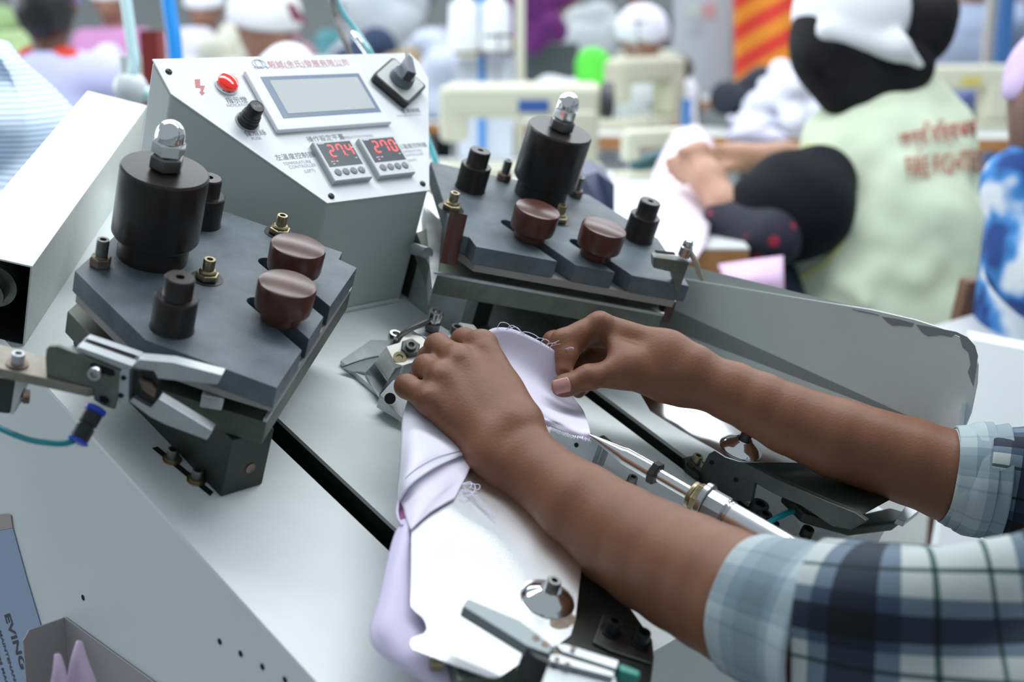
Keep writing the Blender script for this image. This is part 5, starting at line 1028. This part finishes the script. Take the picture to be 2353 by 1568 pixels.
# ---------------------------------------------------------------- worker cut by the right edge, blue tie-dye
td = bpy.data.materials.new('tie_dye'); td.use_nodes = True; nt = td.node_tree; n_ = nt.nodes.new('ShaderNodeTexNoise'); n_.inputs['Scale'].default_value = 11; n_.inputs['Detail'].default_value = 2; r_ = nt.nodes.new('ShaderNodeValToRGB'); e = r_.color_ramp.elements; e[0].position = .40; e[0].color = (.01, .05, .22, 1); e[1].position = .60; e[1].color = (.75, .80, .85, 1); x_ = e.new(.50); x_.color = (.05, .25, .60, 1)
tc_ = nt.nodes.new('ShaderNodeTexCoord'); nt.links.new(tc_.outputs['Object'], n_.inputs['Vector']); nt.links.new(n_.outputs['Fac'], r_.inputs['Fac']); nt.links.new(r_.outputs['Color'], nt.nodes['Principled BSDF'].inputs['Base Color']); nt.nodes['Principled BSDF'].inputs['Roughness'].default_value = .85
t = T('person', 'worker in blue and white tie-dye cloth cut off by the right edge', 'person', c2w((.85, .3, 2.0)))
blob(t, 'body', [('e', P(2450, 235, 2.0), (.085, .10, .115), None), ('e', P(2372, 262, 1.98), (.022, .025, .028), None, .03), ('e', P(2396, 320, 1.98), (.032, .035, .03), None, .03), ('c', P(2415, 320, 2.0), P(2395, 430, 2.02), .055, .06)], .007, .025, mat('skin_deep', (.16, .075, .055), .45), label='dark brown face and neck in profile')
b = nb(); sphere(b, P(2386, 232, 1.93), .012); t.part('eye', b, K['black'])
blob(t, 'lilac_scarf', [('e', P(2460, 190, 2.02), (.10, .12, .10), None), ('e', P(2352, 218, 2.0), (.028, .03, .03), None, .03), ('cut', P(2400, 232, 2.0), (0, 0, -1))], .009, .03, mat('lilac_scarf', (.60, .46, .70), .8))
blob(t, 'tie_dye_dress', [('c', P(2345, 425, 2.0), P(2440, 420, 2.1), .055, .07), ('c', P(2350, 430, 2.0), P(2375, 600, 1.98), .058, .070), ('c', P(2440, 500, 2.1), P(2450, 900, 2.1), .12, .16), ('c', P(2372, 600, 1.98), P(2400, 660, 1.95), .062, .055)], .010, .03, td, smooth_it=3)
# ---------------------------------------------------------------- her sewing bench and work
zb = .86
bench('white topped sewing bench in front of the vest wearer', .02, .44, 2.25, 3.45, zb, yaw=-.03)
def onb(px, py, dz=0): q = Wz(px, py, zb); return Vector((q.x, q.y, zb+dz))
b = sheet([[onb(1545, 415, .12), onb(1600, 420, .14), onb(1640, 430, .10)], [onb(1500, 470, .07), onb(1570, 480, .09), onb(1635, 500, .05)], [onb(1480, 540, .02), onb(1560, 560, .03), onb(1625, 560, .01)], [onb(1470, 600, .004), onb(1550, 610, .004), onb(1600, 600, .004)]], 5)
single('garment_piece', 'white and pink garment piece under the vest wearer hands', 'cloth', b, cloth_m('pale_pink', (.82, .72, .82)), onb(1550, 500), solid=.003)
b = sheet([[P(1650, 610, 2.2), P(1720, 600, 2.2), P(1800, 590, 2.2)], [P(1660, 640, 2.1), P(1730, 640, 2.05), P(1800, 640, 2.1)], [P(1660, 720, 2.1), P(1730, 720, 2.08), P(1800, 720, 2.1)]], 5)
single('pink_garment', 'pink garment lying in the lap of the vest wearer', 'cloth', b, cloth_m('lap_pink', (.66, .46, .66)), P(1730, 640, 2.1), solid=.004)
t = sewing_machine('small grey sewing machine at the vest wearer fingertips', onb(1510, 405), .5, .45, cream)
b = nb(); p = onb(1500, 395); cyl(b, p+Vector((-.06, -.1, .02)), p+Vector((.07, .04, .055)), .022); single('thread_cutter', 'dark teal hand tool lying on the sewing bench', 'tool', b, M('tool_teal', (.03, .12, .15), .4), p)
p = Mz(1400, 440, 0); q = P(1395, 440, 1.75)
b = nb(); slab(b, [P(1340, 405, 1.85), P(1372, 395, 1.9), P(1412, 425, 1.85), P(1412, 520, 1.85), P(1330, 500, 1.85)], Y_*.18); single('dark_blue_box', 'dark blue box with a brown top behind the far press', 'box', b, mat('box_blue', (.07, .09, .16), .5), P(1380, 460, 1.9), smooth=False)
# ---------------------------------------------------------------- second row of benches, 4 to 5 metres away
z2 = .84
bench('long bench with orange wooden edge beyond the press cylinder', .22, .98, 4.78, 5.20, z2, yaw=-.06)
bench('bench with orange wooden edge carrying the white garment pile', 1.02, 1.92, 4.7, 5.4, z2, yaw=-.06)
bench('bench with orange wooden edge right of the vest wearer', 1.98, 3.2, 4.8, 5.4, z2, yaw=.05)
p = Wz(1480, 292, z2)
person('worker in white scarf with a bright green sleeve behind a beige machine', P(1475, 85, 5.5), .105, cloth_m('white_shirt', (.78, .80, .88)), M('skin_mid', (.30, .15, .10), .5), hat=cloth_m('white_scarf', (.80, .80, .92)), width=.44, face=(-.1, -1, 0), hatdrop=-.005, lean=(0, .1, 0))
b = blob_mesh([([('c', P(1362, 150, 5.35), P(1366, 235, 5.3), .075, .065), ('c', P(1372, 150, 5.35), P(1400, 165, 5.35), .045, .04)], .012, .03)], 'green_cloth', cloth_m('bright_green', (.10, .68, .06)), P(1370, 200, 5.3), 2); b.matrix_world = Matrix.Translation(P(1370, 200, 5.3)); tag(b, 'bright green cloth hanging beside the white scarfed worker', 'cloth')
def seat_m(label, px, py, d, z, **k):
    q = P(px, py, d); return sewing_machine(label, Vector((q.x, q.y, z)), **k)
seat_m('beige sewing machine in front of the white scarfed worker', 1480, 250, 5.15, z2, yaw=.9, s=1.0, col=mat('beige', (.55, .54, .42), .4))
seat_m('large cream sewing machine right behind the console', 1190, 300, 3.85, .80, yaw=.03, s=1.0, accent=M('badge_blue', (.03, .10, .35), .4))
bench('bench under the large cream sewing machine', -.85, .14, 3.55, 4.35, .80, name='work_bench')
seat_m('sewing machine behind the right shoulder of the vest wearer', 2190, 250, 5.0, z2, yaw=.2, s=.9, accent=M('badge_yellow', (.6, .5, .1), .5))
p = Wz(1690, 250, z2); pile('garment_pile', 'heap of white garments on the orange edged bench', 'clothes', Vector((1.10, 4.95, z2)), (.44, .3, .22), cloth_m('pile_white', (.82, .84, .94)), 3, 10)
pile('folded_garment', 'dark navy garment behind the white heap', 'clothes', Vector((1.00, 5.15, z2)), (.25, .2, .30), cloth_m('navy', (.02, .025, .04)), 5, 5)
pile('folded_garment', 'black folded garment under the right of the white heap', 'clothes', Vector((1.22, 4.78, z2)), (.17, .12, .06), K['navy'], 8, 4)
pile('lilac_scraps', 'pale lilac scraps hanging off the orange edged bench', 'cloth', Vector((.88, 4.62, z2-.01)), (.2, .15, .10), cloth_m('lilac_scrap', (.72, .70, .88)), 9, 5)
pile('maroon_cloth', 'maroon cloth over the bench left of the vest', 'cloth', Vector((1.33, 4.5, .60)), (.5, .3, .22), cloth_m('maroon', (.16, .03, .06)), 12, 7)
# red and orange banner, notice board
rb = bpy.data.materials.new('banner'); rb.use_nodes = True; nt = rb.node_tree; wv = nt.nodes.new('ShaderNodeTexWave'); wv.wave_type = 'BANDS'; wv.bands_direction = 'X'; wv.inputs['Scale'].default_value = 2.6; wv.inputs['Distortion'].default_value = .6
mp = nt.nodes.new('ShaderNodeMapping'); mp.inputs['Rotation'].default_value = (0, math.radians(-58), 0); tc_ = nt.nodes.new('ShaderNodeTexCoord'); nt.links.new(tc_.outputs['Object'], mp.inputs[0]); nt.links.new(mp.outputs[0], wv.inputs['Vector'])
r_ = nt.nodes.new('ShaderNodeValToRGB'); e = r_.color_ramp.elements; e[0].position = .42; e[0].color = (.62, .03, .012, 1); e[1].position = .62; e[1].color = (.72, .24, .01, 1); nt.links.new(wv.outputs['Fac'], r_.inputs['Fac']); nt.links.new(r_.outputs['Color'], nt.nodes['Principled BSDF'].inputs['Base Color']); nt.nodes['Principled BSDF'].inputs['Roughness'].default_value = .7
g = []
for i in range(5):
    g.append([P(1685+j*42+(i*14 if j else i*2), -120+i*105, 5.7)+Y_*(.035*math.sin(j*1.6+i*.4)) for j in range(7)])
b = sheet(g, 4); single('striped_banner', 'red hanging cloth with orange diagonal stripes behind the vest wearer', 'banner', b, rb, P(1780, 100, 5.7), solid=.006)
upright('notice_board', 'pale grey upright board left of the red striped cloth', 'board', 1556, 1688, -140, 6.0, .03, mat('board_pale', (.52, .58, .64), .5), 215)
upright('support_post', 'grey post carrying the pale board', 'post', 1600, 1612, 216, 6.02, .03, iron)
for i, (px, py, c_) in enumerate(((1600, 22, (.55, .66, .60)), (1635, 24, (.66, .36, .38)), (1604, 62, (.45, .50, .56)))):
    a = P(px, py, 5.99); a.y = P(1556, -140, 6.0).y; b = nb(); bx(b, a.x-.03, a.x+.03, a.y-.004, a.y+.0002, a.z-.03, a.z+.03); single('paper_note', 'small %s paper note on the pale board' % (('green', 'pink', 'grey')[i]), 'note', b, mat('note%d' % i, c_, .7), a, smooth=False)
# poles, spools
upright('blue_post', 'short blue post standing on the orange edged bench', 'post', 1568, 1590, 228, 4.95, .035, M('post_blue', (.05, .17, .42), .4), z0=z2)
t = T('spool_stand', 'thread stand with two white thread cones on a blue rod', 'thread stand', P(1106, 190, 4.2))
b = nb(); cyl(b, P(1106, -60, 4.2), Vector((P(1106, 0, 4.2).x, P(1106, 0, 4.2).y, .80)), .013, n=16); t.part('blue_rod', b, M('rod_blue', (.05, .25, .62), .4))
b = nb(); a, c = P(1045, 119, 4.2), P(1175, 119, 4.2); bx(b, a.x, c.x, a.y-.05, a.y+.05, a.z-.008, a.z); t.part('cross_tray', b, M('tray_brown', (.20, .16, .10), .6))
for px in (1066, 1138):
    a = P(px, 117, 4.2); b = nb(); lathe(b, a, (0, 0, 1), [(.052, 0), (.054, .004), (.046, .15), (.020, .158), (.018, .17), (0, .17)], 32); single('thread_cone', 'white thread cone %s of the blue rod' % ('left' if px < 1100 else 'right'), 'thread cone', b, cloth_m('cone_white', (.86, .90, .94)), a, group='thread cones on the stand')
upright('spool_box', 'pale carton behind the lower part of the blue rod', 'box', 1050, 1180, 135, 4.25, .08, mat('carton_pale', (.55, .60, .68), .6), z0=.80, bevel=.006)
upright('cream_pillar', 'narrow cream pillar right of the thread cones', 'pillar', 1184, 1206, -120, 4.6, .05, cream)
pile('purple_garment', 'purple garment hanging beyond the cream pillar', 'clothes', P(1240, 100, 6.5), (.26, .2, .32), cloth_m('purple', (.12, .015, .14)), 21, 8)
upright('far_cabinet', 'dark green grey cabinet below the purple garment', 'cabinet', 1205, 1330, 100, 6.7, .4, mat('cab_dark', (.06, .08, .08), .5))
# worker top left in lavender, seen from behind
person('worker in a lavender shirt with a red collar, seen from behind, top left', P(108, 18, 4.3), .105, cloth_m('lavender', (.50, .52, .80)), K['skin_dark'], hair=K['black'], hat=cloth_m('lilac_cap', (.45, .38, .70)), width=.46, face=(.1, 1, 0), collar=cloth_m('red_collar', (.62, .05, .03)), hatdrop=.03)
person('worker with a white cap and maroon stripe bending behind the console', P(610, 55, 4.7), .125, cloth_m('white_work', (.80, .84, .88)), K['skin_mid'], hat=cloth_m('white_cap2', (.82, .84, .86)), width=.46, face=(.5, -.6, -.3), hatdrop=.0, lean=(-.2, .1, 0), collar=cloth_m('red_collar', (.3, .02, .02)))
b = nb(); slab(b, [P(655, 5, 4.50), P(675, 8, 4.50), P(705, 52, 4.50), P(672, 48, 4.50)], Y_*.01); single('maroon_ribbon', 'maroon ribbon on the white cap behind the console', 'ribbon', b, K['maroon'], P(680, 35, 4.50))
pile('white_shoulder', 'round white heap just above the console, standing in for a white shoulder', 'cloth', Vector((P(712, 165, 3.6).x, P(712, 165, 3.6).y, .80)), (.24, .2, .42), cloth_m('white_dome', (.80, .85, .92)), 31, 6)  # heap added on the bench in place of a worker's white shoulder
# striped light blue cloth at the left, draped from a rail
sm = bpy.data.materials.new('striped_cloth'); sm.use_nodes = True; nt = sm.node_tree; wv = nt.nodes.new('ShaderNodeTexWave'); wv.wave_type = 'BANDS'; wv.bands_direction = 'Z'; wv.inputs['Scale'].default_value = 55
tc_ = nt.nodes.new('ShaderNodeTexCoord'); nt.links.new(tc_.outputs['Object'], wv.inputs['Vector']); r_ = nt.nodes.new('ShaderNodeValToRGB'); e = r_.color_ramp.elements; e[0].position = .3; e[0].color = (.42, .54, .70, 1); e[1].position = .7; e[1].color = (.66, .76, .88, 1); nt.links.new(wv.outputs['Fac'], r_.inputs['Fac']); nt.links.new(r_.outputs['Color'], nt.nodes['Principled BSDF'].inputs['Base Color']); nt.nodes['Principled BSDF'].inputs['Roughness'].default_value = .8
g = [[P(-140, -20, 1.62), P(-40, 60, 1.60), P(20, 100, 1.60)], [P(-140, 60, 1.55), P(-10, 110, 1.52), P(60, 148, 1.56)], [P(-150, 150, 1.48), P(20, 190, 1.50), P(120, 200, 1.56)], [P(-160, 260, 1.46), P(30, 280, 1.42), P(176, 262, 1.52)],
     [P(-160, 380, 1.40), P(0, 400, 1.42), P(200, 330, 1.50)], [P(-160, 500, 1.36), P(0, 510, 1.34), P(215, 420, 1.46)], [P(-160, 640, 1.36), P(0, 640, 1.36), P(215, 600, 1.44)]]
for i, r in enumerate(g):
    r.insert(1, (r[0]+r[1])/2+Y_*(.03*(-1)**i)); r.insert(3, (r[2]+r[3])/2-Y_*.035)
b = sheet(g, 6); single('striped_cloth', 'light blue finely striped cloth draped behind the white box cover', 'cloth', b, sm, P(30, 300, 1.5), solid=.003)
# hoses and straps hanging
def hose(name, label, pts, r, m, cat='hose', flat=1.0):
    b = nb(); tube(b, [P(*q) for q in pts], r, 14, 8, flat=flat); return single(name, label, cat, b, m, P(*pts[-1]))
hose('clear_tube', 'clear pale cyan tube hanging left of the console', [(268, -140, 1.9), (292, 20, 1.9), (303, 100, 1.9), (309, 140, 1.9), (306, 170, 1.9)], .0085, M('tube_cyan', (.62, .88, .92), .2))
hose('blue_strap', 'bright blue strap hanging above the console corner', [(372, -140, 2.2), (390, 20, 2.2), (400, 90, 2.2), (408, 200, 2.2)], .0125, M('strap_blue', (.01, .30, .85), .4), 'strap')
hose('teal_tube', 'teal tube rising behind the console top', [(740, -120, 1.75), (778, 10, 1.72), (820, 72, 1.68), (850, 118, 1.62), (868, 160, 1.60)], .0036, K['teal_hose'])
hose('black_cable', 'black cable rising behind the console top', [(758, -120, 1.72), (768, 20, 1.70), (782, 70, 1.66), (800, 112, 1.62), (812, 160, 1.60)], .0042, K['black'], 'cable')
hose('steel_rod', 'shiny thin steel rod beside the teal tube', [(812, 78, 1.66), (826, 96, 1.65), (852, 135, 1.62), (862, 160, 1.60)], .0045, K['chrome'], 'rod')
hose('teal_tube', 'teal tube end below the right corner of the console', [(975, 300, 1.62), (990, 340, 1.60), (1000, 368, 1.58), (1004, 400, 1.56)], .0042, K['teal_hose'])
hose('blue_tube', 'short blue tube between box cover and console', [(300, 262, 1.7), (320, 262, 1.7), (350, 268, 1.7)], .0050, M('strap_blue', (.01, .30, .85), .4))
q = P(300, 205, 1.95); t = T('hanging_valve', 'white round valve hanging on the cyan tube', 'valve', q); b = nb(); sphere(b, q, .026, (1, 1, 1.1)); t.part('valve_body', b, K['panel_white']); b = nb(); cyl(b, q, q+Z_*.05, .014); t.part('neck', b, K['panel_white']); b = nb(); cyl(b, q, q+Vector((.035, 0, -.01)), .012); t.part('side_port', b, K['tube_cyan'])
upright('dark_red_post', 'dark red post behind the cyan tube', 'post', 318, 362, 70, 3.4, .08, mat('post_red', (.22, .02, .02), .6))
# right background
person('worker in a grey blue shirt standing far right behind the vest wearer', P(2235, -60, 6.3), .105, cloth_m('greyblue', (.33, .40, .55)), K['skin_mid'], hair=K['black'], width=.5, face=(.3, 1, 0))
upright('blue_pole', 'tall blue pole at the far right', 'pole', 2318, 2348, -140, 5.6, .06, M('post_blue', (.05, .17, .42), .4))
upright('cream_pole', 'pale cream pole next to the tall blue pole', 'pole', 2288, 2312, -140, 5.7, .05, mat('pole_cream', (.55, .52, .46), .5))
pile('blue_fabric', 'blue and lilac fabric bundle on the far right bench', 'cloth', Vector((P(2290, 200, 5.2).x, P(2290, 200, 5.2).y, z2)), (.5, .3, .2), cloth_m('blue_fab', (.16, .20, .52)), 41, 8)
pile('yellow_fabric', 'small yellow bundle on the far right bench', 'cloth', P(2322, 160, 5.0)-Z_*.03, (.1, .08, .07), cloth_m('yellow', (.6, .42, .05)), 42, 4)
# ---------------------------------------------------------------- far rows
R1, R2 = 6.55, 8.35
for l, x0, x1, y in (('long far bench crossing the hall behind the console', -3.9, .75, R1-.35), ('farthest long bench across the whole hall', -4.8, 5.2, R2-.35)): bench(l, x0, x1, y, y+.7, .78, name='far_bench')
fw = [('far worker in a pink top behind the lavender worker', (255, 0, 6.5), (.55, .25, .50), (.85, .8, .8), (.0, -1, 0)), ('far worker in grey with a white cap above the console middle', (470, 20, 7.2), (.35, .42, .50), (.8, .85, .9), (0, -1, 0)),
      ('far worker in white left of the thread cones', (960, 10, 7.5), (.62, .66, .78), (.10, .12, .20), (.2, -1, 0)), ('far worker in pale blue right of the purple garment', (1300, -10, 8.6), (.45, .55, .66), (.75, .78, .84), (-.2, -1, 0)),
      ('far worker in lime green, upper left corner', (0, 70, 6.8), (.30, .48, .16), (.3, .45, .2), (0, -1, 0)), ('far worker in dark clothes below the notice board', (1465, -30, 8.8), (.05, .07, .12), (.06, .07, .1), (0, 1, 0)),
      ('far worker in lilac behind the thread cones', (1125, -30, 8.6), (.48, .46, .68), (.65, .66, .8), (0, -1, 0)), ('far worker in teal beside the console top', (800, 15, 9.0), (.10, .30, .34), (.65, .72, .78), (0, -1, 0))]
def row_pt(p_, off=0.0):
    y = (R1 if p_[2] < 7.3 else R2)+off; r = CW @ ray(p_[0], p_[1]); return CO+r*(y/r.y)
for l, p_, c1, c2, fc in fw: person(l, row_pt(p_, .85), .105, mat('far_'+l[11:17].strip(), c1, .85), K['skin_mid'], hat=mat('hat_'+l[11:17].strip(), c2, .8), width=.44, face=fc, res=.02)
fp = [('white bundle on the far left bench', (175, 165, 6.0), (.42, .3, .3), (.72, .76, .84)), ('pale lilac bundle beside the cyan tube', (430, 95, 5.2), (.26, .3, .25), (.66, .66, .80)), ('cream sacks above the console left corner', (560, 110, 6.2), (.30, .3, .3), (.62, .62, .54)), ('navy bundle right of the console top', (845, 100, 6.6), (.20, .25, .22), (.02, .04, .10)),
      ('pale blue bundle right of the console top', (985, 120, 5.6), (.22, .25, .35), (.60, .66, .80)), ('brown carton heap near the thread cones', (912, 130, 6.1), (.14, .2, .15), (.38, .28, .16)), ('white sleeves heap left of the green cloth', (1285, 190, 5.8), (.35, .3, .14), (.78, .82, .86)), ('pink bundle far behind the console', (600, 50, 7.5), (.35, .3, .3), (.60, .34, .42)),
      ('pale grey bundle at the upper edge centre', (880, 20, 8.5), (.30, .4, .6), (.60, .66, .72)), ('green bundle on the far left', (10, 110, 6.6), (.30, .3, .25), (.36, .50, .24)), ('white bundle far behind the green cloth', (1390, 60, 7.6), (.3, .3, .4), (.58, .64, .66)), ('lilac heap at the right end of the hall', (2350, 60, 7.6), (.5, .3, .5), (.50, .55, .74)),
      ('white heap beside the vest wearer cap', (2190, 150, 7.6), (.25, .2, .2), (.66, .66, .78))]
for i, (l, p_, s_, c_) in enumerate(fp):
    q = row_pt(p_); hh = q.z+s_[2]*.5-.785; pile('garment_bundle', l, 'clothes', Vector((q.x, q.y, .785)), (s_[0], min(s_[1], .4), hh), mat('bundle%d' % i, tuple(c*.82 for c in c_), .85), 50+i, 10, res=.022)
for i, (l, p_) in enumerate((('cream sewing machine far behind the console middle', (640, 6.9)), ('cream sewing machine far left in the hall', (350, 6.4)), ('cream sewing machine far behind the thread cones', (1000, 8.2)), ('cream sewing machine far behind the notice board', (1500, 8.4)))):
    q = row_pt((p_[0], 100, p_[1])); sewing_machine(l, Vector((q.x, q.y-.12, .78)), .1*i, 1.1)
